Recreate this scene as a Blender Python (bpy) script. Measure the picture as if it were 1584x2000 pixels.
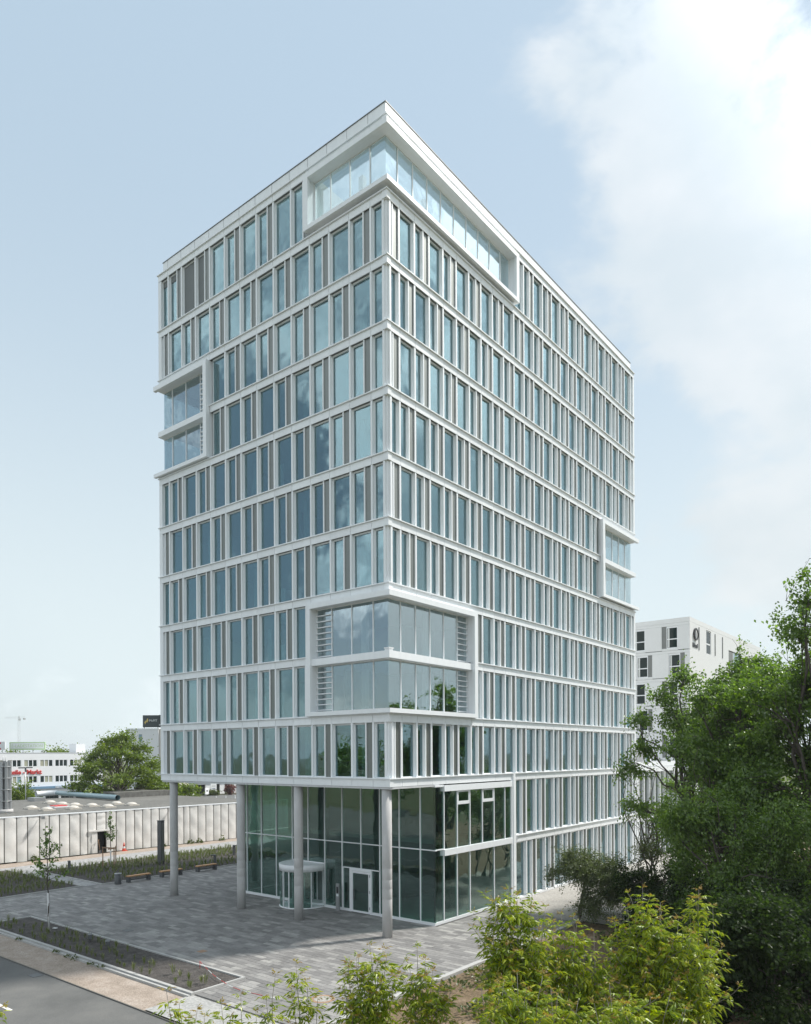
import bpy, bmesh, math, random
import numpy as np
from mathutils import Vector, Matrix

# ------------------------------------------------------------------ camera, sky, sun, exposure
scene = bpy.context.scene
for o in list(bpy.data.objects):
    bpy.data.objects.remove(o)
COL = scene.collection
random.seed(7)
rng = np.random.default_rng(7)
R = math.radians

cam_d = bpy.data.cameras.new('camera')
cam = bpy.data.objects.new('camera', cam_d)
COL.objects.link(cam)
cam.location = (25.035, -30.047, 9.894)
cam.rotation_mode = 'QUATERNION'
cam.rotation_quaternion = (Matrix.Rotation(R(38.5826), 3, 'Z') @ Matrix.Rotation(R(90), 3, 'X') @ Matrix.Rotation(R(-0.3158), 3, 'Z')).to_quaternion()
cam_d.sensor_fit = 'VERTICAL'
cam_d.sensor_height = 24.0
cam_d.sensor_width = 24.0
cam_d.lens = 1436.6 / 2000 * 24
cam_d.shift_y = 0.2366
cam_d.clip_end = 9000
scene.camera = cam

SUN_DIR = Vector((0.48 * math.cos(R(50)), 0.877 * math.cos(R(50)), math.sin(R(50)))).normalized()
sun_d = bpy.data.lights.new('sun', 'SUN')
sun = bpy.data.objects.new('sun', sun_d)
COL.objects.link(sun)
sun.rotation_mode = 'QUATERNION'
sun.rotation_quaternion = SUN_DIR.to_track_quat('Z', 'Y')
sun.location = (30, 40, 80)
sun_d.energy = 4.9
sun_d.angle = R(5.0)
sun_d.color = (1.0, 0.95, 0.88)

world = bpy.data.worlds.new('World')
scene.world = world
world.use_nodes = True
wn = world.node_tree
wn.nodes.clear()


def nd(tree, t, **kw):
    n = tree.nodes.new(t)
    for k, v in kw.items():
        setattr(n, k, v)
    return n


def lk(tree, a, b):
    tree.links.new(a, b)


def build_sky():
    t = wn
    out = nd(t, 'ShaderNodeOutputWorld')
    bg = nd(t, 'ShaderNodeBackground')
    bg.inputs['Strength'].default_value = 0.1
    sky = nd(t, 'ShaderNodeTexSky', sky_type='NISHITA', sun_disc=False)
    sky.sun_elevation = R(50)
    sky.sun_rotation = math.atan2(0.48, 0.877)
    sky.air_density = 1.0
    sky.dust_density = 1.5
    tc = nd(t, 'ShaderNodeTexCoord')
    sep = nd(t, 'ShaderNodeSeparateXYZ')
    lk(t, tc.outputs['Generated'], sep.inputs[0])
    # pale summer veil: whitens the whole sky, most of all towards the horizon
    hz = nd(t, 'ShaderNodeMapRange', interpolation_type='SMOOTHSTEP')
    hz.inputs['From Min'].default_value = 0.0
    hz.inputs['From Max'].default_value = 0.62
    hz.inputs['To Min'].default_value = 0.97
    hz.inputs['To Max'].default_value = 0.66
    lk(t, sep.outputs['Z'], hz.inputs['Value'])
    veil = nd(t, 'ShaderNodeMix', data_type='RGBA')
    vcol = nd(t, 'ShaderNodeMix', data_type='RGBA')
    vcol.inputs['A'].default_value = (7.75, 8.8, 9.1, 1)
    vcol.inputs['B'].default_value = (6.5, 8.25, 9.6, 1)
    vr = nd(t, 'ShaderNodeMapRange', interpolation_type='SMOOTHSTEP')
    vr.inputs['From Min'].default_value = 0.12
    vr.inputs['From Max'].default_value = 0.72
    lk(t, sep.outputs['Z'], vr.inputs['Value'])
    lk(t, vr.outputs[0], vcol.inputs['Factor'])
    lk(t, vcol.outputs['Result'], veil.inputs['B'])
    # the haze scatters forward: it whitens the sunny half of the sky more than the half behind the viewer
    sdot = nd(t, 'ShaderNodeVectorMath', operation='DOT_PRODUCT')
    sdot.inputs[1].default_value = SUN_DIR
    lk(t, tc.outputs['Generated'], sdot.inputs[0])
    fwd = nd(t, 'ShaderNodeMapRange', interpolation_type='SMOOTHSTEP')
    fwd.inputs['From Min'].default_value = -0.40
    fwd.inputs['From Max'].default_value = 0.12
    fwd.inputs['To Min'].default_value = 0.36
    fwd.inputs['To Max'].default_value = 1.0
    lk(t, sdot.outputs['Value'], fwd.inputs['Value'])
    vf = nd(t, 'ShaderNodeMath', operation='MULTIPLY')
    lk(t, hz.outputs[0], vf.inputs[0])
    lk(t, fwd.outputs[0], vf.inputs[1])
    lk(t, vf.outputs[0], veil.inputs['Factor'])
    lk(t, sky.outputs[0], veil.inputs['A'])
    # cumulus clouds: fractal noise on the direction, with one clear gap in the north-west
    mp = nd(t, 'ShaderNodeMapping')
    mp.inputs['Location'].default_value = (21.0, 7.7, 3.9)
    mp.inputs['Scale'].default_value = (1.0, 1.0, 1.55)
    lk(t, tc.outputs['Generated'], mp.inputs[0])
    n1 = nd(t, 'ShaderNodeTexNoise')
    n1.inputs['Scale'].default_value = 3.3
    n1.inputs['Detail'].default_value = 9
    n1.inputs['Roughness'].default_value = 0.56
    n1.inputs['Distortion'].default_value = 0.25
    lk(t, mp.outputs[0], n1.inputs['Vector'])
    dot = nd(t, 'ShaderNodeVectorMath', operation='DOT_PRODUCT')
    dot.inputs[1].default_value = (-0.703, 0.522, 0.482)
    lk(t, tc.outputs['Generated'], dot.inputs[0])
    bank = nd(t, 'ShaderNodeMapRange', interpolation_type='SMOOTHSTEP')
    bank.inputs['From Min'].default_value = 0.86
    bank.inputs['From Max'].default_value = 0.97
    bank.inputs['To Min'].default_value = 0.075
    bank.inputs['To Max'].default_value = -0.16
    lk(t, dot.outputs['Value'], bank.inputs['Value'])
    add = nd(t, 'ShaderNodeMath', operation='ADD')
    lk(t, n1.outputs['Fac'], add.inputs[0])
    lk(t, bank.outputs[0], add.inputs[1])
    dens = nd(t, 'ShaderNodeMapRange', interpolation_type='SMOOTHSTEP')
    dens.inputs['From Min'].default_value = 0.50
    dens.inputs['From Max'].default_value = 0.625
    lk(t, add.outputs[0], dens.inputs['Value'])
    n2 = nd(t, 'ShaderNodeTexNoise')
    n2.inputs['Scale'].default_value = 7.0
    n2.inputs['Detail'].default_value = 6
    lk(t, mp.outputs[0], n2.inputs['Vector'])
    tone = nd(t, 'ShaderNodeValToRGB')
    tone.color_ramp.elements[0].position = 0.35
    tone.color_ramp.elements[0].color = (0.80, 0.86, 0.89, 1)
    tone.color_ramp.elements[1].position = 0.65
    tone.color_ramp.elements[1].color = (0.97, 0.98, 0.985, 1)
    lk(t, n2.outputs['Fac'], tone.inputs[0])
    tm = nd(t, 'ShaderNodeMix', data_type='RGBA', blend_type='MULTIPLY')
    tm.inputs['Factor'].default_value = 1
    tm.inputs['B'].default_value = (11.6, 11.75, 11.8, 1)
    lk(t, tone.outputs[0], tm.inputs['A'])
    # front-lit clouds raised above side-lit ones to light the shaded facade, those next to the sun brightest
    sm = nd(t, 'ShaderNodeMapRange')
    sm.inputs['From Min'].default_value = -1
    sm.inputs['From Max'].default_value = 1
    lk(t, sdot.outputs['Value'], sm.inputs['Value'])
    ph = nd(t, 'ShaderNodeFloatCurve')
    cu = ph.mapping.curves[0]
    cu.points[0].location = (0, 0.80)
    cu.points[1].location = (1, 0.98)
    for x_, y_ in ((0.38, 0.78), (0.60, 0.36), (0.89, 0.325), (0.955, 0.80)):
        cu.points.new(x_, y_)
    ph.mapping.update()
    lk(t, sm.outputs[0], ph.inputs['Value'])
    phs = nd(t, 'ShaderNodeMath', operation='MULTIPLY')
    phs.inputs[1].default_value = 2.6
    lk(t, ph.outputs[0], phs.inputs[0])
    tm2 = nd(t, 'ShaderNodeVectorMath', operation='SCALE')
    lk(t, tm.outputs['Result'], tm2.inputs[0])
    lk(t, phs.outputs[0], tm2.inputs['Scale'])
    cl = nd(t, 'ShaderNodeMix', data_type='RGBA')
    fac = nd(t, 'ShaderNodeMath', operation='MULTIPLY')
    fac.inputs[1].default_value = 0.66
    low = nd(t, 'ShaderNodeMapRange', interpolation_type='SMOOTHSTEP')
    low.inputs['From Min'].default_value = 0.02
    low.inputs['From Max'].default_value = 0.26
    low.inputs['To Min'].default_value = 0.25
    lk(t, sep.outputs['Z'], low.inputs['Value'])
    lowm = nd(t, 'ShaderNodeMath', operation='MULTIPLY')
    lk(t, dens.outputs[0], lowm.inputs[0])
    lk(t, low.outputs[0], lowm.inputs[1])
    lk(t, lowm.outputs[0], fac.inputs[0])
    lk(t, fac.outputs[0], cl.inputs['Factor'])
    lk(t, veil.outputs['Result'], cl.inputs['A'])
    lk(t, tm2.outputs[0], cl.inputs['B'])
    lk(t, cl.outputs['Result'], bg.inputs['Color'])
    lk(t, bg.outputs[0], out.inputs[0])


build_sky()
scene.view_settings.view_transform = 'Standard'
scene.view_settings.look = 'None'
scene.view_settings.exposure = 0.08
scene.view_settings.gamma = 1.0
scene.view_settings.use_curve_mapping = False
scene.render.engine = 'CYCLES'
scene.cycles.use_denoising = True
scene.cycles.max_bounces = 8
scene.cycles.transparent_max_bounces = 16
scene.cycles.transmission_bounces = 6
scene.cycles.sample_clamp_indirect = 6.0

# ------------------------------------------------------------------ helpers


def link(o, parent=None):
    COL.objects.link(o)
    if parent is not None:
        o.parent = parent
    return o


def tag(o, label=None, cat=None, group=None, kind=None):
    if label:
        o['label'] = label
    if cat:
        o['category'] = cat
    if group:
        o['group'] = group
    if kind:
        o['kind'] = kind
    return o


def empty(name, loc=(0, 0, 0), rz=0.0, label=None, cat=None, group=None):
    o = bpy.data.objects.new(name, None)
    o.empty_display_size = 0.3
    o.location = loc
    o.rotation_euler = (0, 0, rz)
    link(o)
    return tag(o, label, cat, group)


def mesh_np(name, verts, faces, mats=None, midx=None):
    """verts (n,3), faces (m,4) or (m,3) arrays."""
    verts = np.asarray(verts, dtype=np.float32).reshape(-1, 3)
    faces = np.asarray(faces, dtype=np.int32)
    m = bpy.data.meshes.new(name)
    k = faces.shape[1]
    m.vertices.add(len(verts))
    m.vertices.foreach_set('co', verts.ravel())
    m.loops.add(faces.size)
    m.loops.foreach_set('vertex_index', faces.ravel())
    m.polygons.add(len(faces))
    m.polygons.foreach_set('loop_start', np.arange(0, faces.size, k, dtype=np.int32))
    m.polygons.foreach_set('loop_total', np.full(len(faces), k, dtype=np.int32))
    for mt in (mats or []):
        m.materials.append(mt)
    if midx is not None:
        m.polygons.foreach_set('material_index', np.asarray(midx, dtype=np.int32))
    m.polygons.foreach_set('use_smooth', np.zeros(len(faces), dtype=bool))
    m.update(calc_edges=True)
    return m


BOXF = np.array([[0, 3, 2, 1], [4, 5, 6, 7], [0, 1, 5, 4], [1, 2, 6, 5], [2, 3, 7, 6], [3, 0, 4, 7]])


def box_arrays(boxes):
    V, F = [], []
    for i, (x0, x1, y0, y1, z0, z1) in enumerate(boxes):
        x0, x1 = min(x0, x1), max(x0, x1)
        y0, y1 = min(y0, y1), max(y0, y1)
        V += [(x0, y0, z0), (x1, y0, z0), (x1, y1, z0), (x0, y1, z0), (x0, y0, z1), (x1, y0, z1), (x1, y1, z1), (x0, y1, z1)]
        F.append(BOXF + 8 * i)
    return np.array(V, dtype=np.float32), np.concatenate(F)


def bmesh_boxes(name, boxes, mat):
    v, f = box_arrays(boxes)
    return mesh_np(name, v, f, [mat] if mat else None)


def obj(name, mesh, parent=None, loc=(0, 0, 0), rz=0.0):
    o = bpy.data.objects.new(name, mesh)
    o.location = loc
    if rz:
        o.rotation_euler = (0, 0, rz)
    return link(o, parent)


def boxes(name, bl, mat, parent=None, loc=(0, 0, 0), rz=0.0):
    return obj(name, bmesh_boxes(name, bl, mat), parent, loc, rz)


def tube_arrays(paths, n=6):
    """paths: list of (points (k,3), radii (k)). returns quads."""
    V, F = [], []
    base = 0
    for pts, rad in paths:
        pts = np.asarray(pts, float)
        k = len(pts)
        tan = np.gradient(pts, axis=0)
        tan /= np.linalg.norm(tan, axis=1)[:, None] + 1e-9
        ref = np.array([1.0, 0.13, 0.07]) if abs(tan[0][0]) < 0.8 else np.array([0.1, 1.0, 0.2])
        a = np.cross(tan, ref)
        a /= np.linalg.norm(a, axis=1)[:, None] + 1e-9
        b = np.cross(tan, a)
        ang = np.linspace(0, 2 * np.pi, n, endpoint=False)
        ring = a[:, None, :] * np.cos(ang)[None, :, None] + b[:, None, :] * np.sin(ang)[None, :, None]
        vv = pts[:, None, :] + ring * np.asarray(rad, float)[:, None, None]
        V.append(vv.reshape(-1, 3))
        i = np.arange(k - 1)[:, None] * n
        j = np.arange(n)[None, :]
        j2 = (j + 1) % n
        q = np.stack([i + j, i + j2, i + n + j2, i + n + j], axis=-1).reshape(-1, 4)
        F.append(q + base)
        # caps as degenerate-free fans of quads
        if n == 6:
            for off, flip in ((0, True), ((k - 1) * n, False)):
                c = np.array([[0, 1, 2, 3], [0, 3, 4, 5]]) + off + base
                F.append(c[:, ::-1] if flip else c)
        base += k * n
    return np.concatenate(V), np.concatenate(F)


def tubes(name, paths, mat, parent=None, n=6, smooth=True):
    v, f = tube_arrays(paths, n)
    m = mesh_np(name, v, f, [mat])
    if smooth:
        m.polygons.foreach_set('use_smooth', np.ones(len(m.polygons), dtype=bool))
    return obj(name, m, parent)


def lathe_mesh(name, prof, mat, n=32, smooth=True):
    """prof: list of (r, z) from bottom to top, closed with caps when r>0 at the ends"""
    bm = bmesh.new()
    rings = []
    for r, z in prof:
        rings.append([bm.verts.new((r * math.cos(2 * math.pi * i / n), r * math.sin(2 * math.pi * i / n), z)) for i in range(n)])
    for a, b in zip(rings[:-1], rings[1:]):
        for i in range(n):
            f = bm.faces.new((a[i], a[(i + 1) % n], b[(i + 1) % n], b[i]))
            f.smooth = smooth
    bm.faces.new(rings[0][::-1])
    bm.faces.new(rings[-1])
    m = bpy.data.meshes.new(name)
    bm.to_mesh(m)
    bm.free()
    m.materials.append(mat)
    return m


def poly_sheet(name, pts, z, mat, kind='structure'):
    m = bpy.data.meshes.new(name)
    m.from_pydata([(x, y, z) for x, y in pts], [], [list(range(len(pts)))])
    m.materials.append(mat)
    m.update()
    o = obj(name, m)
    if kind:
        o['kind'] = kind
    return o


def text_mesh(name, txt, size, mat, extrude=0.02, offset=0.0, align='LEFT', shear=0.0):
    cu = bpy.data.curves.new(name, 'FONT')
    cu.body = txt
    cu.size = size
    cu.extrude = extrude
    cu.offset = offset
    cu.align_x = align
    cu.shear = shear
    cu.resolution_u = 3
    ob = bpy.data.objects.new(name, cu)
    dg = bpy.context.evaluated_depsgraph_get()
    COL.objects.link(ob)
    dg.update()
    me = bpy.data.meshes.new_from_object(ob.evaluated_get(dg))
    bpy.data.objects.remove(ob)
    bpy.data.curves.remove(cu)
    me.name = name
    me.materials.clear()
    me.materials.append(mat)
    return me


# ------------------------------------------------------------------ materials


def new_mat(name):
    m = bpy.data.materials.new(name)
    m.use_nodes = True
    t = m.node_tree
    t.nodes.clear()
    out = nd(t, 'ShaderNodeOutputMaterial')
    return m, t, out


def pbr(name, col, rough=0.6, metal=0.0, noise=0.0, nscale=3.0, bump=0.0, bscale=20.0, spec=0.5, obj_var=0.0, stretch=None):
    m, t, out = new_mat(name)
    p = nd(t, 'ShaderNodeBsdfPrincipled')
    p.inputs['Roughness'].default_value = rough
    p.inputs['Metallic'].default_value = metal
    p.inputs['Specular IOR Level'].default_value = spec
    p.inputs['Base Color'].default_value = (*col, 1)
    lk(t, p.outputs[0], out.inputs[0])
    tc = nd(t, 'ShaderNodeNewGeometry')
    vec = tc.outputs['Position']
    if stretch:
        mp = nd(t, 'ShaderNodeMapping')
        mp.inputs['Scale'].default_value = stretch
        lk(t, vec, mp.inputs[0])
        vec = mp.outputs[0]
    cur = None
    if noise > 0:
        n = nd(t, 'ShaderNodeTexNoise')
        n.inputs['Scale'].default_value = nscale
        n.inputs['Detail'].default_value = 7
        n.inputs['Roughness'].default_value = 0.6
        lk(t, vec, n.inputs['Vector'])
        mr = nd(t, 'ShaderNodeMapRange')
        mr.inputs['From Min'].default_value = 0.25
        mr.inputs['From Max'].default_value = 0.75
        mr.inputs['To Min'].default_value = 1 - noise
        mr.inputs['To Max'].default_value = 1 + noise
        lk(t, n.outputs['Fac'], mr.inputs['Value'])
        cur = mr.outputs[0]
    if obj_var > 0:
        oi = nd(t, 'ShaderNodeObjectInfo')
        mr = nd(t, 'ShaderNodeMapRange')
        mr.inputs['To Min'].default_value = 1 - obj_var
        mr.inputs['To Max'].default_value = 1 + obj_var
        lk(t, oi.outputs['Random'], mr.inputs['Value'])
        if cur is None:
            cur = mr.outputs[0]
        else:
            mu = nd(t, 'ShaderNodeMath', operation='MULTIPLY')
            lk(t, cur, mu.inputs[0])
            lk(t, mr.outputs[0], mu.inputs[1])
            cur = mu.outputs[0]
    if cur is not None:
        mx = nd(t, 'ShaderNodeVectorMath', operation='SCALE')
        mx.inputs[0].default_value = col
        lk(t, cur, mx.inputs['Scale'])
        lk(t, mx.outputs[0], p.inputs['Base Color'])
    if bump > 0:
        n = nd(t, 'ShaderNodeTexNoise')
        n.inputs['Scale'].default_value = bscale
        n.inputs['Detail'].default_value = 5
        lk(t, vec, n.inputs['Vector'])
        b = nd(t, 'ShaderNodeBump')
        b.inputs['Strength'].default_value = bump
        b.inputs['Distance'].default_value = 0.05
        lk(t, n.outputs['Fac'], b.inputs['Height'])
        lk(t, b.outputs[0], p.inputs['Normal'])
    return m


def glass(name, tint, refl_col, base, span, wav=0.012):
    m, t, out = new_mat(name)
    tr = nd(t, 'ShaderNodeBsdfTransparent')
    tr.inputs[0].default_value = (*tint, 1)
    gl = nd(t, 'ShaderNodeBsdfGlossy')
    gl.inputs['Color'].default_value = (*refl_col, 1)
    gl.inputs['Roughness'].default_value = 0.0
    fr = nd(t, 'ShaderNodeFresnel')
    # same reflectance from both sides of the pane (no total reflection inside it)
    gb = nd(t, 'ShaderNodeNewGeometry')
    io = nd(t, 'ShaderNodeMath', operation='MULTIPLY_ADD')
    io.inputs[1].default_value = 1 / 1.52 - 1.52
    io.inputs[2].default_value = 1.52
    lk(t, gb.outputs['Backfacing'], io.inputs[0])
    lk(t, io.outputs[0], fr.inputs['IOR'])
    ma = nd(t, 'ShaderNodeMath', operation='MULTIPLY_ADD')
    ma.inputs[1].default_value = span
    ma.inputs[2].default_value = base
    ma.use_clamp = True
    lk(t, fr.outputs[0], ma.inputs[0])
    mx = nd(t, 'ShaderNodeMixShader')
    lk(t, ma.outputs[0], mx.inputs[0])
    lk(t, tr.outputs[0], mx.inputs[1])
    lk(t, gl.outputs[0], mx.inputs[2])
    # panes are never perfectly flat: long soft ripples plus a tiny tilt per pane
    g = nd(t, 'ShaderNodeNewGeometry')
    n = nd(t, 'ShaderNodeTexNoise')
    n.inputs['Scale'].default_value = 0.9
    n.inputs['Detail'].default_value = 1
    lk(t, g.outputs['Position'], n.inputs['Vector'])
    b = nd(t, 'ShaderNodeBump')
    b.inputs['Strength'].default_value = 1.0
    b.inputs['Distance'].default_value = wav
    lk(t, n.outputs['Fac'], b.inputs['Height'])
    lk(t, b.outputs[0], gl.inputs['Normal'])
    lk(t, mx.outputs[0], out.inputs[0])
    return m


def leaf_mat(name, cols, trans, gloss=0.06, obj_rand=True):
    """cols: list of 3 base colours ramped by a random per leaf; trans: translucent tint."""
    m, t, out = new_mat(name)
    g = nd(t, 'ShaderNodeNewGeometry')
    oi = nd(t, 'ShaderNodeObjectInfo')
    ad = nd(t, 'ShaderNodeMath', operation='ADD')
    lk(t, g.outputs['Random Per Island'], ad.inputs[0])
    lk(t, oi.outputs['Random'], ad.inputs[1])
    fr = nd(t, 'ShaderNodeMath', operation='FRACT')
    lk(t, ad.outputs[0], fr.inputs[0])
    rp = nd(t, 'ShaderNodeValToRGB')
    rp.color_ramp.elements[0].color = (*cols[0], 1)
    rp.color_ramp.elements[1].color = (*cols[-1], 1)
    for i, c in enumerate(cols[1:-1]):
        e = rp.color_ramp.elements.new((i + 1) / (len(cols) - 1))
        e.color = (*c, 1)
    lk(t, fr.outputs[0], rp.inputs[0])
    d = nd(t, 'ShaderNodeBsdfDiffuse')
    lk(t, rp.outputs[0], d.inputs[0])
    tl = nd(t, 'ShaderNodeBsdfTranslucent')
    mu = nd(t, 'ShaderNodeMix', data_type='RGBA', blend_type='MULTIPLY')
    mu.inputs['Factor'].default_value = 1
    mu.inputs['B'].default_value = (*trans, 1)
    lk(t, rp.outputs[0], mu.inputs['A'])
    lk(t, mu.outputs['Result'], tl.inputs[0])
    a = nd(t, 'ShaderNodeMixShader')
    a.inputs[0].default_value = 0.45
    lk(t, d.outputs[0], a.inputs[1])
    lk(t, tl.outputs[0], a.inputs[2])
    gs = nd(t, 'ShaderNodeBsdfGlossy')
    gs.inputs['Roughness'].default_value = 0.38
    gs.inputs['Color'].default_value = (0.9, 0.95, 0.9, 1)
    b = nd(t, 'ShaderNodeMixShader')
    b.inputs[0].default_value = gloss
    lk(t, a.outputs[0], b.inputs[1])
    lk(t, gs.outputs[0], b.inputs[2])
    lk(t, b.outputs[0], out.inputs[0])
    return m


def paver_mat():
    m, t, out = new_mat('paver_stone')
    g = nd(t, 'ShaderNodeNewGeometry')
    oi = nd(t, 'ShaderNodeObjectInfo')
    ad = nd(t, 'ShaderNodeMath', operation='ADD')
    lk(t, g.outputs['Random Per Island'], ad.inputs[0])
    lk(t, oi.outputs['Random'], ad.inputs[1])
    fr = nd(t, 'ShaderNodeMath', operation='FRACT')
    lk(t, ad.outputs[0], fr.inputs[0])
    rp = nd(t, 'ShaderNodeValToRGB')
    el = rp.color_ramp.elements
    el[0].color = (0.175, 0.175, 0.178, 1)
    el[1].color = (0.345, 0.345, 0.34, 1)
    for p, c in ((0.35, (0.215, 0.215, 0.217, 1)), (0.7, (0.255, 0.255, 0.256, 1)), (0.9, (0.30, 0.30, 0.298, 1))):
        e = el.new(p)
        e.color = c
    lk(t, fr.outputs[0], rp.inputs[0])
    n = nd(t, 'ShaderNodeTexNoise')
    n.inputs['Scale'].default_value = 6
    n.inputs['Detail'].default_value = 8
    lk(t, g.outputs['Position'], n.inputs['Vector'])
    n2 = nd(t, 'ShaderNodeTexNoise')
    n2.inputs['Scale'].default_value = 0.35
    n2.inputs['Detail'].default_value = 4
    lk(t, g.outputs['Position'], n2.inputs['Vector'])
    mm = nd(t, 'ShaderNodeMath', operation='ADD')
    lk(t, n.outputs['Fac'], mm.inputs[0])
    lk(t, n2.outputs['Fac'], mm.inputs[1])
    mr = nd(t, 'ShaderNodeMapRange')
    mr.inputs['From Min'].default_value = 0.6
    mr.inputs['From Max'].default_value = 1.4
    mr.inputs['To Min'].default_value = 0.78
    mr.inputs['To Max'].default_value = 1.22
    lk(t, mm.outputs[0], mr.inputs['Value'])
    warm = nd(t, 'ShaderNodeVectorMath', operation='MULTIPLY')
    warm.inputs[1].default_value = (0.95, 0.93, 0.90)
    lk(t, rp.outputs[0], warm.inputs[0])
    sc = nd(t, 'ShaderNodeVectorMath', operation='SCALE')
    lk(t, warm.outputs[0], sc.inputs[0])
    lk(t, mr.outputs[0], sc.inputs['Scale'])
    p = nd(t, 'ShaderNodeBsdfPrincipled')
    p.inputs['Roughness'].default_value = 0.75
    p.inputs['Specular IOR Level'].default_value = 0.3
    lk(t, sc.outputs[0], p.inputs['Base Color'])
    lk(t, p.outputs[0], out.inputs[0])
    return m


def ground_mat(name, c1, c2, c3, s1=0.6, s2=9.0, bump=0.4, rough=0.95, speck=None):
    m, t, out = new_mat(name)
    g = nd(t, 'ShaderNodeNewGeometry')
    n = nd(t, 'ShaderNodeTexNoise')
    n.inputs['Scale'].default_value = s1
    n.inputs['Detail'].default_value = 8
    n.inputs['Roughness'].default_value = 0.65
    lk(t, g.outputs['Position'], n.inputs['Vector'])
    rp = nd(t, 'ShaderNodeValToRGB')
    el = rp.color_ramp.elements
    el[0].position, el[1].position = 0.3, 0.7
    el[0].color, el[1].color = (*c1, 1), (*c3, 1)
    e = el.new(0.5)
    e.color = (*c2, 1)
    lk(t, n.outputs['Fac'], rp.inputs[0])
    n2 = nd(t, 'ShaderNodeTexNoise')
    n2.inputs['Scale'].default_value = s2
    n2.inputs['Detail'].default_value = 6
    lk(t, g.outputs['Position'], n2.inputs['Vector'])
    mr = nd(t, 'ShaderNodeMapRange')
    mr.inputs['From Min'].default_value = 0.3
    mr.inputs['From Max'].default_value = 0.7
    mr.inputs['To Min'].default_value = 0.75
    mr.inputs['To Max'].default_value = 1.25
    lk(t, n2.outputs['Fac'], mr.inputs['Value'])
    sc = nd(t, 'ShaderNodeVectorMath', operation='SCALE')
    lk(t, rp.outputs[0], sc.inputs[0])
    lk(t, mr.outputs[0], sc.inputs['Scale'])
    p = nd(t, 'ShaderNodeBsdfPrincipled')
    p.inputs['Roughness'].default_value = rough
    p.inputs['Specular IOR Level'].default_value = 0.2
    lk(t, sc.outputs[0], p.inputs['Base Color'])
    b = nd(t, 'ShaderNodeBump')
    b.inputs['Strength'].default_value = bump
    b.inputs['Distance'].default_value = 0.06
    lk(t, n2.outputs['Fac'], b.inputs['Height'])
    lk(t, b.outputs[0], p.inputs['Normal'])
    lk(t, p.outputs[0], out.inputs[0])
    return m


M = {}
M['white'] = pbr('white_aluminium', (0.825, 0.85, 0.87), 0.42, noise=0.045, nscale=1.1, obj_var=0.04, stretch=(2.5, 2.5, 0.3))
M['white2'] = pbr('white_frame_paint', (0.80, 0.82, 0.84), 0.4, noise=0.02)
M['seam'] = pbr('dark_joint', (0.16, 0.17, 0.18), 0.8)
M['vent'] = pbr('grey_vent_panel', (0.21, 0.225, 0.215), 0.48, 0.75, noise=0.04, obj_var=0.06)
M['blind'] = pbr('perforated_blind', (0.15, 0.165, 0.165), 0.6, noise=0.12, nscale=14, stretch=(1, 1, 3))
M['soffit'] = pbr('grey_soffit', (0.55, 0.56, 0.57), 0.7, noise=0.05)
M['slab'] = pbr('interior_plaster', (0.55, 0.56, 0.55), 0.9)
M['core'] = pbr('interior_dark_wall', (0.24, 0.27, 0.27), 0.9)
M['intwall'] = pbr('interior_white_wall', (0.62, 0.64, 0.63), 0.9)
M['carpet'] = pbr('interior_floor', (0.16, 0.17, 0.17), 0.9)
M['glass'] = glass('office_glass', (0.60, 0.74, 0.75), (0.70, 0.91, 0.97), 0.14, 1.3)
M['glass_box'] = glass('loggia_glass', (0.74, 0.81, 0.82), (0.85, 0.95, 0.98), 0.22, 1.4)
M['glass_lobby'] = glass('lobby_glass', (0.50, 0.65, 0.61), (0.84, 0.98, 0.95), 0.10, 1.4)
M['concrete'] = pbr('fairfaced_concrete', (0.47, 0.465, 0.46), 0.8, noise=0.14, nscale=1.6, bump=0.15, bscale=12, stretch=(1, 1, 0.6))
M['metal'] = pbr('brushed_steel', (0.42, 0.43, 0.44), 0.4, 0.8)
M['darkmetal'] = pbr('anthracite_steel', (0.085, 0.09, 0.095), 0.5, noise=0.06)
M['black'] = pbr('black_plastic', (0.02, 0.02, 0.022), 0.4)
M['paver'] = paver_mat()
M['joint'] = ground_mat('joint_sand', (0.08, 0.08, 0.078), (0.10, 0.10, 0.095), (0.12, 0.118, 0.11), 2, 20)
M['kerb'] = pbr('kerb_concrete', (0.40, 0.40, 0.39), 0.85, noise=0.12, nscale=2.5)
M['asphalt'] = ground_mat('asphalt', (0.10, 0.102, 0.10), (0.135, 0.136, 0.132), (0.175, 0.172, 0.163), 0.28, 40, 0.15, 0.85)
M['sand'] = ground_mat('sand_gravel', (0.27, 0.225, 0.185), (0.335, 0.28, 0.235), (0.40, 0.345, 0.30), 1.2, 16, 0.5)
M['soil'] = ground_mat('planting_soil', (0.060, 0.055, 0.052), (0.085, 0.078, 0.074), (0.115, 0.107, 0.10), 2.2, 14, 1.0)
M['litter'] = ground_mat('leaf_litter', (0.10, 0.085, 0.05), (0.17, 0.125, 0.08), (0.24, 0.185, 0.13), 0.9, 12, 0.9)
M['meadow'] = ground_mat('rough_grass', (0.06, 0.075, 0.035), (0.085, 0.095, 0.045), (0.14, 0.125, 0.075), 0.15, 5, 0.5)
M['path'] = ground_mat('concrete_path', (0.33, 0.315, 0.29), (0.37, 0.355, 0.33), (0.40, 0.385, 0.36), 0.5, 8, 0.1)
M['drive'] = ground_mat('concrete_drive', (0.30, 0.30, 0.295), (0.345, 0.345, 0.335), (0.38, 0.38, 0.37), 0.5, 10, 0.1)
M['paint'] = pbr('road_paint', (0.70, 0.70, 0.68), 0.7, noise=0.12, nscale=6)
M['tarp'] = pbr('white_tarpaulin', (0.70, 0.685, 0.66), 0.5, noise=0.06, nscale=1.2, bump=0.35, bscale=2.2, obj_var=0.06)
M['batten'] = pbr('dark_batten', (0.12, 0.115, 0.105), 0.8)
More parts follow.
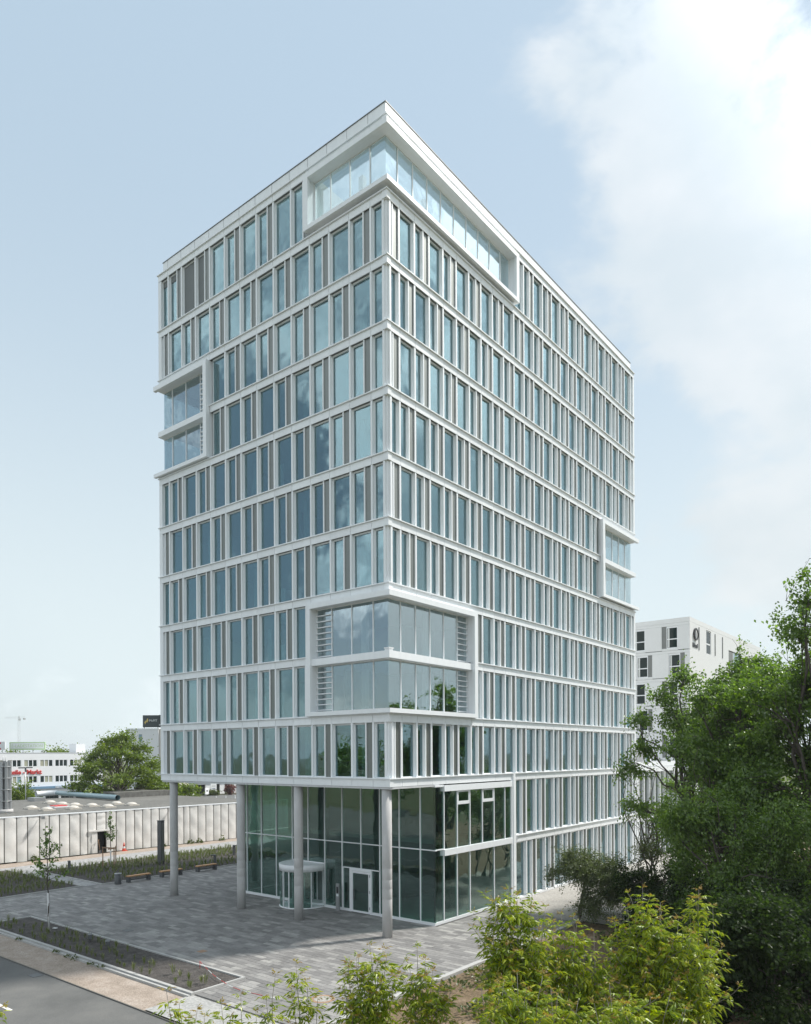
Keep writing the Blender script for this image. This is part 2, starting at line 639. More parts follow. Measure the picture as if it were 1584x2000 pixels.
M['roofing'] = ground_mat('bitumen_roofing', (0.125, 0.125, 0.115), (0.15, 0.148, 0.138), (0.185, 0.18, 0.165), 0.12, 2.5, 0.15)
M['dome'] = pbr('acrylic_dome', (0.52, 0.49, 0.44), 0.45, noise=0.12, nscale=2)
M['red'] = pbr('red_paint', (0.52, 0.045, 0.04), 0.5)
M['red2'] = pbr('red_plastic', (0.62, 0.09, 0.05), 0.5)
M['blue'] = pbr('blue_fascia', (0.14, 0.25, 0.37), 0.5)
M['magenta'] = pbr('magenta_panel', (0.32, 0.05, 0.18), 0.5)
M['navy'] = pbr('navy_print', (0.03, 0.07, 0.30), 0.5)
M['green'] = pbr('pale_green_board', (0.45, 0.60, 0.33), 0.5)
M['render'] = pbr('white_render', (0.74, 0.75, 0.76), 0.85, noise=0.03, nscale=0.6)
M['render_w'] = pbr('warm_render', (0.66, 0.62, 0.57), 0.85, noise=0.03)
M['hotel'] = pbr('hotel_panel', (0.72, 0.73, 0.73), 0.7, noise=0.02, obj_var=0.02)
M['darkglass'] = pbr('dark_window_glass', (0.012, 0.024, 0.023), 0.05, spec=0.28)
M['curtain'] = pbr('curtain', (0.36, 0.36, 0.27), 0.9, noise=0.15, nscale=8, stretch=(6, 6, 0.3))
M['bluewin'] = pbr('bluish_window', (0.22, 0.33, 0.37), 0.2)
M['shutter'] = pbr('grey_shutter', (0.20, 0.21, 0.205), 0.7, noise=0.05)
M['wood'] = pbr('bench_wood', (0.50, 0.27, 0.12), 0.6, noise=0.18, nscale=7, stretch=(6, 0.6, 6))
M['stake'] = pbr('stake_wood', (0.30, 0.19, 0.12), 0.8, noise=0.15, nscale=5)
M['bark'] = pbr('bark', (0.085, 0.072, 0.06), 0.9, noise=0.3, nscale=6, bump=0.5, bscale=14, stretch=(2, 2, 0.5))
M['twig'] = pbr('grey_twig', (0.22, 0.205, 0.18), 0.85, noise=0.2, nscale=8)
M['wrap'] = pbr('white_trunk_wrap', (0.66, 0.66, 0.66), 0.8, noise=0.08, nscale=5)
M['hill'] = ground_mat('wooded_hill', (0.05, 0.065, 0.045), (0.065, 0.08, 0.05), (0.085, 0.10, 0.06), 0.03, 0.2, 0.3)
M['sign'] = pbr('dark_sign', (0.035, 0.05, 0.055), 0.4, noise=0.1, nscale=0.8)
M['gold'] = pbr('yellow_emblem', (0.55, 0.42, 0.12), 0.5)
M['whiteprint'] = pbr('white_lettering', (0.70, 0.72, 0.72), 0.5)
M['crane'] = pbr('crane_steel', (0.42, 0.44, 0.44), 0.6)

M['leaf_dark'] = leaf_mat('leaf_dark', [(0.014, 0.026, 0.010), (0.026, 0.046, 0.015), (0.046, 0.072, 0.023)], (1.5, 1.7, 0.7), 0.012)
M['leaf_mid'] = leaf_mat('leaf_mid', [(0.058, 0.105, 0.018), (0.105, 0.175, 0.028), (0.175, 0.255, 0.055)], (1.7, 1.9, 0.6), 0.05)
M['leaf_bush'] = leaf_mat('leaf_bush', [(0.075, 0.10, 0.044), (0.12, 0.145, 0.066), (0.17, 0.195, 0.10)], (1.3, 1.5, 0.7), 0.04)
M['leaf_bright'] = leaf_mat('leaf_bright', [(0.095, 0.15, 0.008), (0.18, 0.245, 0.011), (0.27, 0.325, 0.014), (0.36, 0.37, 0.02)], (1.8, 1.9, 0.4), 0.03)
M['leaf_tip'] = leaf_mat('leaf_tip', [(0.28, 0.26, 0.03), (0.32, 0.25, 0.05), (0.30, 0.17, 0.06)], (1.4, 1.2, 0.6), 0.03)
M['leaf_red'] = leaf_mat('leaf_red', [(0.10, 0.03, 0.03), (0.14, 0.05, 0.045), (0.17, 0.07, 0.055)], (1.3, 0.8, 0.7), 0.04)
M['leaf_elm'] = leaf_mat('leaf_elm', [(0.065, 0.10, 0.014), (0.12, 0.175, 0.022), (0.20, 0.255, 0.04)], (1.6, 1.7, 0.5), 0.03)
M['grass'] = leaf_mat('grass_blade', [(0.085, 0.105, 0.04), (0.14, 0.16, 0.065), (0.22, 0.225, 0.11)], (1.3, 1.5, 0.8), 0.03)
M['leaf_herb'] = leaf_mat('leaf_herb', [(0.05, 0.07, 0.02), (0.08, 0.10, 0.03), (0.12, 0.13, 0.05)], (1.4, 1.6, 0.7), 0.03)

# ------------------------------------------------------------------ ground, road, paving
G = 8.6            # height of the ledge above the pilotis
FL = 3.5           # storey height


def lev(k):
    return G + FL * k


gr = poly_sheet('ground', [(-4000, -4000), (4000, -4000), (4000, 4000), (-4000, 4000)], -0.16, M['meadow'])
poly_sheet('paving_bed', [(-45, -11.75), (6.0, -11.75), (6.0, 10.4), (-0.2, 10.4), (-0.2, 40), (-45, 40)], -0.035, M['joint'])
poly_sheet('road', [(-90, -60), (12.0, -60), (12.0, -13.95), (-90, -13.95)], -0.12, M['asphalt'])
poly_sheet('sand_strip', [(-60, -13.95), (-0.95, -13.95), (-0.95, -12.02), (-60, -12.02)], -0.085, M['sand'])
poly_sheet('concrete_drive', [(-0.94, -13.94), (9.0, -13.94), (9.0, -11.76), (-0.94, -11.76)], -0.03, M['drive'])
poly_sheet('concrete_path', [(-0.1, 10.41), (8.2, 10.41), (8.2, 60), (-0.1, 60)], -0.02, M['path'])
poly_sheet('soil', [(6.15, -11.7), (45, -11.7), (45, 10.4), (8.25, 10.4), (6.15, 10.4)], -0.06, M['litter'])
poly_sheet('soil', [(8.25, 10.45), (45, 10.45), (45, 60), (8.25, 60)], -0.07, M['litter'])
poly_sheet('soil', [(9.05, -34), (60, -34), (60, -11.75), (9.05, -11.75)], -0.05, M['litter'])
poly_sheet('sand_strip', [(-46.4, -20), (-43.3, -20), (-42.5, 40), (-45.2, 40)], -0.012, M['sand'])
poly_sheet('yard', [(-128, 10), (-78, 10), (-78, 110), (-128, 110)], -0.1, M['asphalt'])
for i, (x0, x1) in enumerate(((-9.6, -5.25), (-20.5, -16.5), (-31.5, -27.5), (4.6, 8.6))):
    o = poly_sheet('lane_dash', [(x0, -17.18), (x1, -17.18), (x1, -17.04), (x0, -17.04)], -0.114, M['paint'])

# kerbs
boxes('kerb', [(-60, -0.86, -12.02, -11.90, -0.16, 0.015), (-60, -0.86, -11.86, -11.70, -0.16, 0.085)], M['kerb'])['kind'] = 'structure'
boxes('kerb', [(-0.97, -0.86, -11.695, -9.03, -0.16, 0.075), (-21.2, -0.98, -9.14, -9.03, -0.16, 0.075), (-21.31, -21.2, -11.69, -9.03, -0.16, 0.075)], M['kerb'])['kind'] = 'structure'
boxes('kerb', [(-29.1, -28.97, -11.69, -1.72, -0.16, 0.07), (-42, -29.11, -1.83, -1.72, -0.16, 0.07)], M['kerb'])['kind'] = 'structure'
boxes('kerb', [(-28.6, -28.47, -0.45, 20.0, -0.16, 0.07), (-39.3, -28.61, -0.45, -0.34, -0.16, 0.07)], M['kerb'])['kind'] = 'structure'
boxes('kerb', [(5.84, 6.10, -11.7, 10.4, -0.16, 0.06)], M['kerb'])['kind'] = 'structure'
boxes('road_edging', [(-90, 9.0, -14.01, -13.96, -0.2, -0.075)], M['batten'])['kind'] = 'structure'


def bed(name, x0, x1, y0, y1, z):
    """planting soil as a gently lumpy sheet"""
    nx, ny = max(2, int((x1 - x0) / 0.35)), max(2, int((y1 - y0) / 0.35))
    xs, ys = np.linspace(x0, x1, nx), np.linspace(y0, y1, ny)
    X, Y = np.meshgrid(xs, ys, indexing='ij')
    Z = z + rng.normal(0, 0.018, X.shape)
    Z[0], Z[-1], Z[:, 0], Z[:, -1] = z - .02, z - .02, z - .02, z - .02
    v = np.stack([X, Y, Z], -1).reshape(-1, 3)
    i, j = np.meshgrid(np.arange(nx - 1), np.arange(ny - 1), indexing='ij')
    a = i * ny + j
    f = np.stack([a, a + ny, a + ny + 1, a + 1], -1).reshape(-1, 4)
    o = obj(name, mesh_np(name, v, f, [M['soil']]))
    o['kind'] = 'structure'
    return o


bed('planting_bed', -21.2, -0.975, -11.69, -9.14, 0.03)
bed('planting_bed', -42.0, -29.1, -11.69, -1.84, 0.03)
bed('planting_bed', -39.3, -28.61, -0.34, 20.0, 0.03)


def pavers():
    """running-bond paving, long stones parallel to the street"""
    areas = [(-28.95, 5.82, -9.02, 4.0), (-0.85, 5.82, -11.68, -9.03), (-28.95, -21.33, -11.68, -9.03),
             (-28.45, -17.55, 4.0, 22.0), (0.12, 5.82, 4.0, 10.38)]
    stones = []
    row = 0.32
    for (x0, x1, y0, y1) in areas:
        ny = int(round((y1 - y0) / row))
        dy = (y1 - y0) / ny
        for j in range(ny):
            x = x0 - random.random() * 0.5
            while x < x1:
                L = random.choice((0.48, 0.64, 0.64, 0.8, 0.96))
                a, b = max(x, x0), min(x + L, x1)
                if b - a > 0.08:
                    stones.append((a, b, y0 + j * dy, y0 + (j + 1) * dy))
                x += L
    # clip the stones that would run through the lobby foot
    stones = [s for s in stones if not (s[1] > -17.4 and s[0] < 0.1 and s[3] > 4.05)]
    cx, cy = cam.location.x, cam.location.y

    def vis(s):
        mx, my = (s[0] + s[1]) / 2, (s[2] + s[3]) / 2
        return -(s[1] - s[0]) * 1e-3 + math.hypot(mx - cx, my - cy)
    # the stones of the strip before the columns show largest and lie in view
    stones.sort(key=vis)
    inview = []
    rest = []
    for s in stones:
        mx, my = (s[0] + s[1]) / 2, (s[2] + s[3]) / 2
        dx, dy = mx - cx, my - cy
        fwd = -0.6237 * dx + 0.7817 * dy
        rt = 0.7817 * dx + 0.6237 * dy
        py = 1473 + 1436.6 * 9.9 / fwd
        px = 792 + 1436.6 * rt / fwd
        (inview if (0 < px < 940 and py < 2000 and len(inview) < 300) else rest).append(s)

    def stone_arrays(a, b, c, d):
        g = 0.006
        a, b, c, d = a + g, b - g, c + g, d - g
        e = 0.008
        zt = 0.0
        v = np.array([(a, c, -0.03), (b, c, -0.03), (b, d, -0.03), (a, d, -0.03),
                      (a, c, zt - .006), (b, c, zt - .006), (b, d, zt - .006), (a, d, zt - .006),
                      (a + e, c + e, zt), (b - e, c + e, zt), (b - e, d - e, zt), (a + e, d - e, zt)], dtype=np.float32)
        f = np.array([[0, 1, 5, 4], [1, 2, 6, 5], [2, 3, 7, 6], [3, 0, 4, 7], [4, 5, 9, 8], [5, 6, 10, 9], [6, 7, 11, 10], [7, 4, 8, 11], [8, 9, 10, 11]])
        return v, f
    root = bpy.data.objects.new('plaza_paving', None)
    link(root)
    root['kind'] = 'structure'
    V, F = [], []
    for i, s in enumerate(rest):
        v, f = stone_arrays(*s)
        v[:, 2] += random.uniform(-0.003, 0.003)
        V.append(v)
        F.append(f + 12 * i)
    o = obj('pavers', mesh_np('pavers', np.concatenate(V), np.concatenate(F), [M['paver']]), root)
    o['kind'] = 'stuff'
    cache = {}
    for s in inview:
        k = (round(s[1] - s[0], 2), round(s[3] - s[2], 3))
        if k not in cache:
            v, f = stone_arrays(-k[0] / 2, k[0] / 2, -k[1] / 2, k[1] / 2)
            cache[k] = mesh_np('paver', v, f, [M['paver']])
        obj('paver', cache[k], root, ((s[0] + s[1]) / 2, (s[2] + s[3]) / 2, random.uniform(-0.003, 0.003)))


pavers()
# larger slabs of the footpath behind the beds
M['flags'] = ground_mat('footpath_flags', (0.27, 0.27, 0.275), (0.32, 0.32, 0.32), (0.36, 0.36, 0.355), 1.4, 3.5, 0.1)
boxes('footpath', [(-43.35, -39.4, -20, 40, -0.1, -0.005), (-39.39, -29.0, -1.70, -0.46, -0.1, -0.004)], M['flags'])['kind'] = 'structure'

# ------------------------------------------------------------------ office tower
LB = [0.38] + [1.27 + 1.5755 * i for i in range(13)] + [21.35]          # bay lines, left (street) facade
RB = [0.38] + [1.16 + 1.3671 * i for i in range(25)] + [34.75]          # bay lines, right facade
XW, YD = -21.35, 34.75
tower = empty('office_tower', (0, 0, 0), 0, 'eleven storey white office tower with gridded facades standing on round concrete columns', 'office building')
CAMV = Vector(cam.location)


class Face:
    def __init__(self, side):
        self.side = side

    def box(self, s0, s1, d0, d1, z0, z1):
        if self.side == 'L':
            return (-s1, -s0, -d1, -d0, z0, z1)
        return (d0, d1, s0, s1, z0, z1)

    def pos(self, s, z):
        return (-s, 0, z) if self.side == 'L' else (0, s, z)


FACES = {'L': Face('L'), 'R': Face('R')}
PENDING = {}      # name -> list of (distance, mesh key, boxes, material, location, children)
MC = {}


def mesh_cached(name, bl, mat):
    key = (name, mat.name, tuple(tuple(round(c, 3) for c in b) for b in bl))
    if key not in MC:
        MC[key] = bmesh_boxes(name, bl, mat)
    return MC[key]


def part(name, F, s, z, bl, mat, kids=()):
    """queue one facade piece; boxes are (s0,s1,d0,d1,z0,z1) relative to (s,z)"""
    loc = F.pos(s, z)
    wb = [F.box(*b) for b in bl]
    dist = (Vector(loc) - CAMV).length
    PENDING.setdefault(name, []).append((dist, wb, mat, loc, [(kn, [F.box(*b) for b in kb], km) for kn, kb, km in kids]))


def flush(parent, limit=300):
    for name, items in PENDING.items():
        items.sort(key=lambda t: t[0])
        for dist, wb, mat, loc, kids in items[:limit]:
            o = obj(name, mesh_cached(name, wb, mat), parent, loc)
            for kn, kb, km in kids:
                obj(kn, mesh_cached(kn, kb, km), o)
        rest = items[limit:]
        if rest:
            bym = {}
            for dist, wb, mat, loc, kids in rest:
                for bl, m_ in [(wb, mat)] + [(kb, km) for _, kb, km in kids]:
                    bym.setdefault(m_.name, (m_, []))[1].extend(
                        [(b[0] + loc[0], b[1] + loc[0], b[2] + loc[1], b[3] + loc[1], b[4] + loc[2], b[5] + loc[2]) for b in bl])
            for mn, (m_, bl) in bym.items():
                o = boxes(name + 's' if m_ is rest[0][2] else 'panes', bl, m_, parent)
                o['kind'] = 'stuff'
    PENDING.clear()


D_LEDGE, D_SPAN, D_FIN, D_FIN2, D_FRAME, D_GLASS = 0.0, -0.09, -0.11, -0.215, -0.265, -0.315


def fin(F, s, z0, z1):
    part('fin', F, s, z0, [(-0.065, 0.065, D_FRAME - 0.12, D_FIN, 0, z1 - z0), (-0.10, 0.10, D_FRAME - 0.10, D_FIN2, 0, z1 - z0)], M['white'])


def win(F, name, s0, s1, z0, z1, extra=(), blind=None):
    h = z1 - z0
    fr = [(0, 0.04, D_FRAME - .09, D_FRAME, 0, h), (s1 - s0 - .04, s1 - s0, D_FRAME - .09, D_FRAME, 0, h),
          (.04, s1 - s0 - .04, D_FRAME - .09, D_FRAME, 0, .05), (.04, s1 - s0 - .04, D_FRAME - .09, D_FRAME + .02, h - .09, h)] + list(extra)
    kids = [('glass', [(.04, s1 - s0 - .04, D_GLASS - .03, D_GLASS, .05, h - .09)], M['glass'])]
    if blind:
        kids.append(('blind', [(.05, s1 - s0 - .05, D_GLASS + .004, D_GLASS + .03, .06 + (h - .15) * (1 - blind), h - .10)], M['blind']))
    part(name, F, s0, z0, fr, M['white2'], kids)


def bay(F, s0, s1, z0, z1, kind, first_edge=.10, last_edge=.10, blind=None):
    """one bay between two fins; kind A wide window, B window + mullion + grey vent flap, W narrow, P flap only"""
    a, b = s0 + first_edge, s1 - last_edge
    flip = F.side == 'L'
    if kind == 'A':
        win(F, 'window', a, b, z0, z1, blind=blind)
    elif kind == 'W':
        win(F, 'narrow_window', a, b, z0, z1, blind=blind)
    else:
        pw = 0.45 if kind == 'B' else min(0.45, b - a - .1)
        if flip:
            p0, p1 = a - .045, a - .045 + pw
            m0, m1 = p1, p1 + 0.085
            w0, w1 = m1, b
        else:
            p0, p1 = b + .045 - pw, b + .045
            m0, m1 = p0 - 0.085, p0
            w0, w1 = a, m0
        part('vent_panel', F, p0, z0, [(0, p1 - p0, -.215, -.18, 0, z1 - z0)], M['vent'])
        part('mullion', F, m0, z0, [(0, m1 - m0, D_FRAME - .09, -.125, 0, z1 - z0)], M['white'])
        if kind == 'B':
            win(F, 'narrow_window', w0, w1, z0, z1, blind=blind)
        else:
            part('jamb_panel', F, w0, z0, [(0, w1 - w0, D_FRAME - .09, D_FRAME - .02, 0, z1 - z0)], M['white2'])


def spandrels(F, k, bl, skip, z_top, h, ledge=True):
    smin, smax = bl[0], bl[-1]
    segs = []
    for s0, s1 in zip(bl[:-1], bl[1:]):
        mid = (s0 + s1) / 2
        if any(a < mid < b for a, b in skip):
            continue
        part('spandrel_panel', F, s0, z_top - h, [(.011, s1 - s0 - .011, D_SPAN - .04, D_SPAN, 0, h - .05)], M['white'])
        if segs and abs(segs[-1][1] - s0) < 1e-6:
            segs[-1] = (segs[-1][0], s1)
        else:
            segs.append((s0, s1))
    for a, b in segs:
        a2 = a
        b2 = b + (.0 if b < smax - 1e-6 else .06)
        if ledge:
            part('ledge', F, a2, z_top, [(0 if F.side == 'L' else 0.0, b2 - a2, -.36, 0.0, -.045, .012)], M['white'])
        part('joint_backing', F, a, z_top - h, [(0, b - a, -.30, D_SPAN - .055, .01, h - .046)], M['seam'])
    return segs


SPH = 0.46
SKIP_L = {9: [(-1, 6.0)], 2: [], 1: []}


def zone_skip(side, k):
    """s-intervals of storey k taken by the projecting glazed boxes"""
    if side == 'L':
        return {9: [(-1, 6.0)], 1: [(-1, 6.0)], 2: [(-1, 6.0)], 6: [(15.4, 30)], 7: [(15.4, 30)]}.get(k, [])
    return {9: [(-1, 13.5)], 1: [(-1, 8.05)], 2: [(-1, 8.05)], 4: [(27.2, 50)], 5: [(27.2, 50)]}.get(k, [])


def build_tower_faces():
    for side, BL in (('L', LB), ('R', RB)):
        F = FACES[side]
        # levels 0..9 plus roof
        for k in range(0, 11):
            zt = lev(k) if k < 10 else G + 10.142 * FL
            below, here = zone_skip(side, k - 1), zone_skip(side, k)
            both = [x for x in below if x in here]            # the box runs through this level
            spandrels(F, k, BL, both, zt, SPH)
        for k in range(0, 10):
            z0 = lev(k) + .012
            z1 = (lev(k + 1) if k < 9 else G + 10.142 * FL) - SPH
            sk = zone_skip(side, k)
            n = len(BL) - 1
            for i in range(n):
                s0, s1 = BL[i], BL[i + 1]
                mid = (s0 + s1) / 2
                if any(a < mid < b for a, b in sk):
                    continue
                par = (i + k) % 2
                bl_ = None
                if side == 'L' and k == 9:
                    bl_ = {11: 1.0, 10: 1.0, 12: .12, 13: .12}.get(i)
                if side == 'L':
                    if i == 0:
                        bay(F, s0, s1, z0, z1, 'W', .05, .10)
                    elif i == n - 1:
                        bay(F, s0, s1, z0, z1, 'W' if par == 0 else 'P', .10, .34, blind=bl_)
                    else:
                        bay(F, s0, s1, z0, z1, 'B' if par == 1 else 'A', blind=bl_)
                else:
                    if i == 0:
                        bay(F, s0, s1, z0, z1, 'P' if par == 0 else 'W', .05, .10)
                    elif i == n - 1:
                        bay(F, s0, s1, z0, z1, 'W', .10, .2)
                    else:
                        bay(F, s0, s1, z0, z1, 'A' if par == 1 else 'B')
            for i in range(1, n):
                s = BL[i]
                if any(a + .02 < s < b - .02 for a, b in sk):
                    continue
                if any(abs(s - a) < .3 or abs(s - b) < .3 for a, b in sk):
                    continue
                fin(F, s, z0, z1)
    # storeys below the tower on the right facade, behind the lobby bay
    F = FACES['R']
    RL = [13.46 + 1.3671 * i for i in range(16)] + [34.75]
    RL = RL[:-1] if RL[-2] > 34.3 else RL
    for (z0, z1, off) in ((4.42, lev(0) - SPH, 1), (0.12, 3.90, 0)):
        n = len(RL) - 1
        for i in range(n):
            bay(F, RL[i], RL[i + 1], z0, z1, 'A' if (i + off) % 2 == 0 else 'B')
        for i in range(1, n):
            fin(F, RL[i], z0, z1)
    spandrels(F, -1, RL, [], 4.40, .48)
    part('plinth', F, 13.3, 0, [(0, 21.5, -.34, -.12, -.02, .12)], M['white2'])
    part('corner_post', F, 12.74, 0, [(0, .56, -.36, -.045, 0, lev(0) - SPH + .005), (.17, .42, -.30, .0, 0, lev(0) - .05)], M['white'])


build_tower_faces()

# corner pieces of the tower: proud panel at each level, stepped post between
for k in range(0, 11):
    zt = lev(k) if k < 10 else G + 10.142 * FL
    boxes('corner_panel', [(-.372, -.06, .06, .372, -.46, -.046)], M['white'], tower, (0, 0, zt))
    boxes('corner_ledge', [(-.379, 0.0, 0.0, .379, -.045, .012)], M['white'], tower, (0, 0, zt))
for k in range(0, 10):
    if k in (1, 2, 9):
        continue
    z0, z1 = lev(k) + .012, lev(k + 1) - SPH
    h = z1 - z0
    boxes('corner_post', [(-.46, -.20, .20, .46, 0, h), (-.46, -.32, .11, .20, 0, h), (-.20, -.11, .32, .46, 0, h)], M['white'], tower, (0, 0, z0))
# far end posts
boxes('end_post', [(-21.36, -21.0, .10, .6, G, 29.6)], M['white'], tower)
boxes('end_post', [(-21.36, -21.0, .10, .6, 36.15, G + 35.0)], M['white'], tower)
boxes('end_post', [(-.6, -.10, 34.52, 34.8, G - 8.4, 22.7)], M['white'], tower)
boxes('end_post', [(-.6, -.10, 34.52, 34.8, 29.15, G + 35.0)], M['white'], tower)
flush(tower)


def wrap_box(name, side, s_in_end, z0, z1, wrapped, far, glass_s, mids=(), louvers=True):
    pass


def loggia(zb, zt, L_out, R_out, Lm, Rm, mid=None, lou=True):
    """glazed corner box wrapping the near corner, frame proud of the facade"""
    P = .20
    root = tower
    b = [(-L_out, P, -P, 0.0, zb, zb + .24), (0.0, P, 0.001, R_out, zb, zb + .24),
         (-L_out, P, -P, 0.0, zt - .30, zt), (0.0, P, .001, R_out, zt - .30, zt),
         (-L_out, -L_out + .36, -P, .0, zb + .24, zt - .30), (0.0, P, R_out - .36, R_out, zb + .24, zt - .30)]
    boxes('box_frame', b, M['white'], root)
    # reveals behind the frame
    g = .45
    rv = [(-L_out + .02, -.001, .001, g + .2, zb + .0, zb + .22), (-g - .2, -.001, g + .2, R_out - .02, zb, zb + .22),
          (-L_out + .02, -.001, .001, g + .2, zt - .28, zt - .01), (-g - .2, -.001, g + .2, R_out - .02, zt - .28, zt - .01),
          (-L_out + .02, -L_out + .30, .001, g + .2, zb + .22, zt - .28), (-g - .2, -.001, R_out - .30, R_out - .02, zb + .22, zt - .28)]
    boxes('box_reveal', rv, M['white2'], root)
    zones = [(zb + .22, zt - .28)]
    if mid:
        m0, m1 = mid
        boxes('transom_beam', [(-L_out + .31, .05, -.05, g + .1, m0, m1), (-g - .1, .05, g + .101, R_out - .31, m0, m1)], M['white'], root)
        zones = [(zb + .22, m0), (m1, zt - .28)]
    for z0, z1 in zones:
        edges = [L_out - .30] + sorted(Lm, reverse=True) + [g]
        for a, c in zip(edges[:-1], edges[1:]):
            boxes('glass_pane', [(-a + .02, -c - (.02 if c > g else -.0), g, g + .03, z0 + .03, z1 - .03)], M['glass_box'], root)
        edges = [g] + sorted(Rm) + [R_out - .30]
        for a, c in zip(edges[:-1], edges[1:]):
            boxes('glass_pane', [(-g - .03, -g, a + (.02 if a > g else .031), c - .02, z0 + .03, z1 - .03)], M['glass_box'], root)
        mb = []
        for s in Lm:
            mb.append((-s - .03, -s + .03, g - .035, g + .06, z0, z1))
        for s in Rm:
            mb.append((-g - .06, -g + .035, s - .03, s + .03, z0, z1))
        mb += [(-L_out + .30, -g, g - .02, g + .05, z1 - .05, z1 - .001), (-g - .05, -g + .02, g + .05, R_out - .30, z1 - .05, z1 - .001),
               (-L_out + .30, -L_out + .37, g - .03, g + .05, z0, z1 - .05), (-g - .05, -g + .03, R_out - .37, R_out - .30, z0, z1 - .05)]
        for bx in mb:
            boxes('mullion', [bx], M['white2'], root)
        if lou:
            n = 8
            for q in range(n):
                zz = z0 + .12 + (z1 - z0 - .2) * q / n
                o = obj('louvre_slat', mesh_cached('louvre_slat', [(-.5, .5, -.012, .10, 0, .055)], M['white2']), root, (-(L_out - .32 + max(Lm)) / 2, g - .10, zz))
                o.scale = ((L_out - .36 - max(Lm)), 1, 1)
                o = obj('louvre_slat', mesh_cached('louvre_slat', [(-.10, .012, -.5, .5, 0, .055)], M['white2']), root, (-g + .10, (R_out - .32 + max(Rm)) / 2, zz))
                o.scale = (1, (R_out - .36 - max(Rm)), 1)


loggia(12.12, 18.64, 6.18, 8.35, [1.5, 3.1, 4.65], [1.5, 2.85, 4.2, 5.57, 6.97], (15.05, 15.44))
loggia(40.33, 43.62, 6.18, 13.72, [1.55, 3.05, 4.55], [1.45, 2.8, 4.15, 5.5, 6.85, 8.2, 9.55, 10.9, 12.25], None, False)


def end_box(side, zb, zt, s_in, s_end, ms, mid, lou_end):
    """glazed two storey box that wraps a far corner"""
    F = FACES[side]
    P, g = .22, .45
    X = s_end + P

    def bx(name, bl, mat):
        return boxes(name, [F.box(*b) for b in bl], mat, tower)
    bx('box_frame', [(s_in, X, 0, P, zb, zb + .24), (s_in, X, 0, P, zt - .32, zt), (s_in, s_in + .36, 0, P, zb + .24, zt - .32)], M['white'])
    bx('box_reveal', [(s_in + .02, s_end, -g - .2, -.001, zb, zb + .22), (s_in + .02, s_end, -g - .2, -.001, zt - .30, zt - .01), (s_in + .02, s_in + .30, -g - .2, -.001, zb + .22, zt - .30)], M['white2'])
    bx('transom_beam', [(s_in + .31, s_end - .1, -g - .1, .04, mid[0], mid[1])], M['white'])
    for z0, z1 in ((zb + .22, mid[0]), (mid[1], zt - .30)):
        ed = [s_in + .30] + ms + [s_end - .08]
        for a, c in zip(ed[:-1], ed[1:]):
            bx('glass_pane', [(a + .02, c - .02, -g - .03, -g, z0 + .03, z1 - .03)], M['glass_box'])
        for s in ms + [s_in + .33]:
            bx('mullion', [(s - .03, s + .03, -g - .06, -g + .035, z0, z1)], M['white2'])
        bx('mullion', [(s_in + .36, s_end - .08, -g - .05, -g + .02, z1 - .05, z1 - .001)], M['white2'])
        if lou_end:
            n = 8
            for q in range(n):
                zz = z0 + .1 + (z1 - z0 - .2) * q / n
                bx('louvre_slat', [(s_in + .36, ms[0] - .05, -g + .0, -g + .10, zz, zz + .055)], M['white2'])


end_box('L', 29.66, 36.12, 15.46, 21.35, [16.95, 18.6, 20.2], (32.50, 32.86), True)
end_box('R', 22.75, 29.12, 27.18, 34.75, [29.1, 30.5, 31.9, 33.3], (25.7, 26.05), False)

# interior, roof, closed rear walls
for k in range(0, 11):
    zt = lev(k) if k < 10 else G + 10.142 * FL
    if k == 10:
        boxes('floor_slab', [(-20.95, -6.1, .70, 34.4, zt - .40, zt - .06)], M['slab'], tower)
        boxes('floor_slab', [(-6.09, -.70, 13.6, 34.4, zt - .40, zt - .06)], M['slab'], tower)
    else:
        boxes('floor_slab', [(-20.95, -.70, .70, 34.4, zt - .40, zt - .06)], M['slab'], tower)
for za, zb_, ya in ((G - .4, 29.9, .7), (29.9, 35.8, 6.2), (35.8, 44.0, .7)):
    boxes('rear_wall', [(-21.3, -21.1, ya, 34.7, za, zb_)], M['white2'], tower)
for za, zb_, xb in ((G - .4, 22.95, -.7), (22.95, 28.8, -6.2), (28.8, 44.0, -.7)):
    boxes('rear_wall', [(-21.05, xb, 34.45, 34.7, za, zb_)], M['white2'], tower)
boxes('glass_pane', [(-21.27, -21.24, .5, 6.15, 29.9, 35.8)], M['glass_box'], tower)
boxes('glass_pane', [(-6.15, -.5, 34.6, 34.63, 22.95, 28.8)], M['glass_box'], tower)
boxes('core_wall', [(-15.5, -6.2, 9, 27, .05, 44.0)], M['core'], tower)
for k in range(0, 10):
    for q in range(3):
        r1 = random.uniform(-19, -3)
        boxes('partition_wall', [(r1, r1 + .12, 3.2, 8.8, lev(k) - .05, lev(k + 1) - .45)], M['intwall' if q else 'core'], tower)
    for q in range(4):
        r1 = random.uniform(6, 33)
        boxes('partition_wall', [(-6, -2.8, r1, r1 + .12, lev(k) - .05, lev(k + 1) - .45)], M['intwall' if q % 2 else 'core'], tower)
    for sx in (-3.2, -7.9, -12.6, -17.4):
        boxes('interior_column', [(sx - .16, sx + .16, 1.5, 1.82, lev(k) - .05, lev(k + 1) - .45)], M['slab'], tower)
    for sy in (5.3, 10.8, 16.2, 21.7, 27.2):
        boxes('interior_column', [(-1.75, -1.45, sy - .16, sy + .16, lev(k) - .05, lev(k + 1) - .45)], M['slab'], tower)
for k in range(0, 6):
    for q in range(7):
        sx = -random.uniform(6.6, 20.4) if k in (1, 2) else -random.uniform(1.2, 20.4)
        boxes('interior_screen', [(sx - .16, sx + .16, 1.0, 1.05, lev(k) - .05, lev(k) + random.uniform(1.0, 2.4))], M['intwall'], tower)
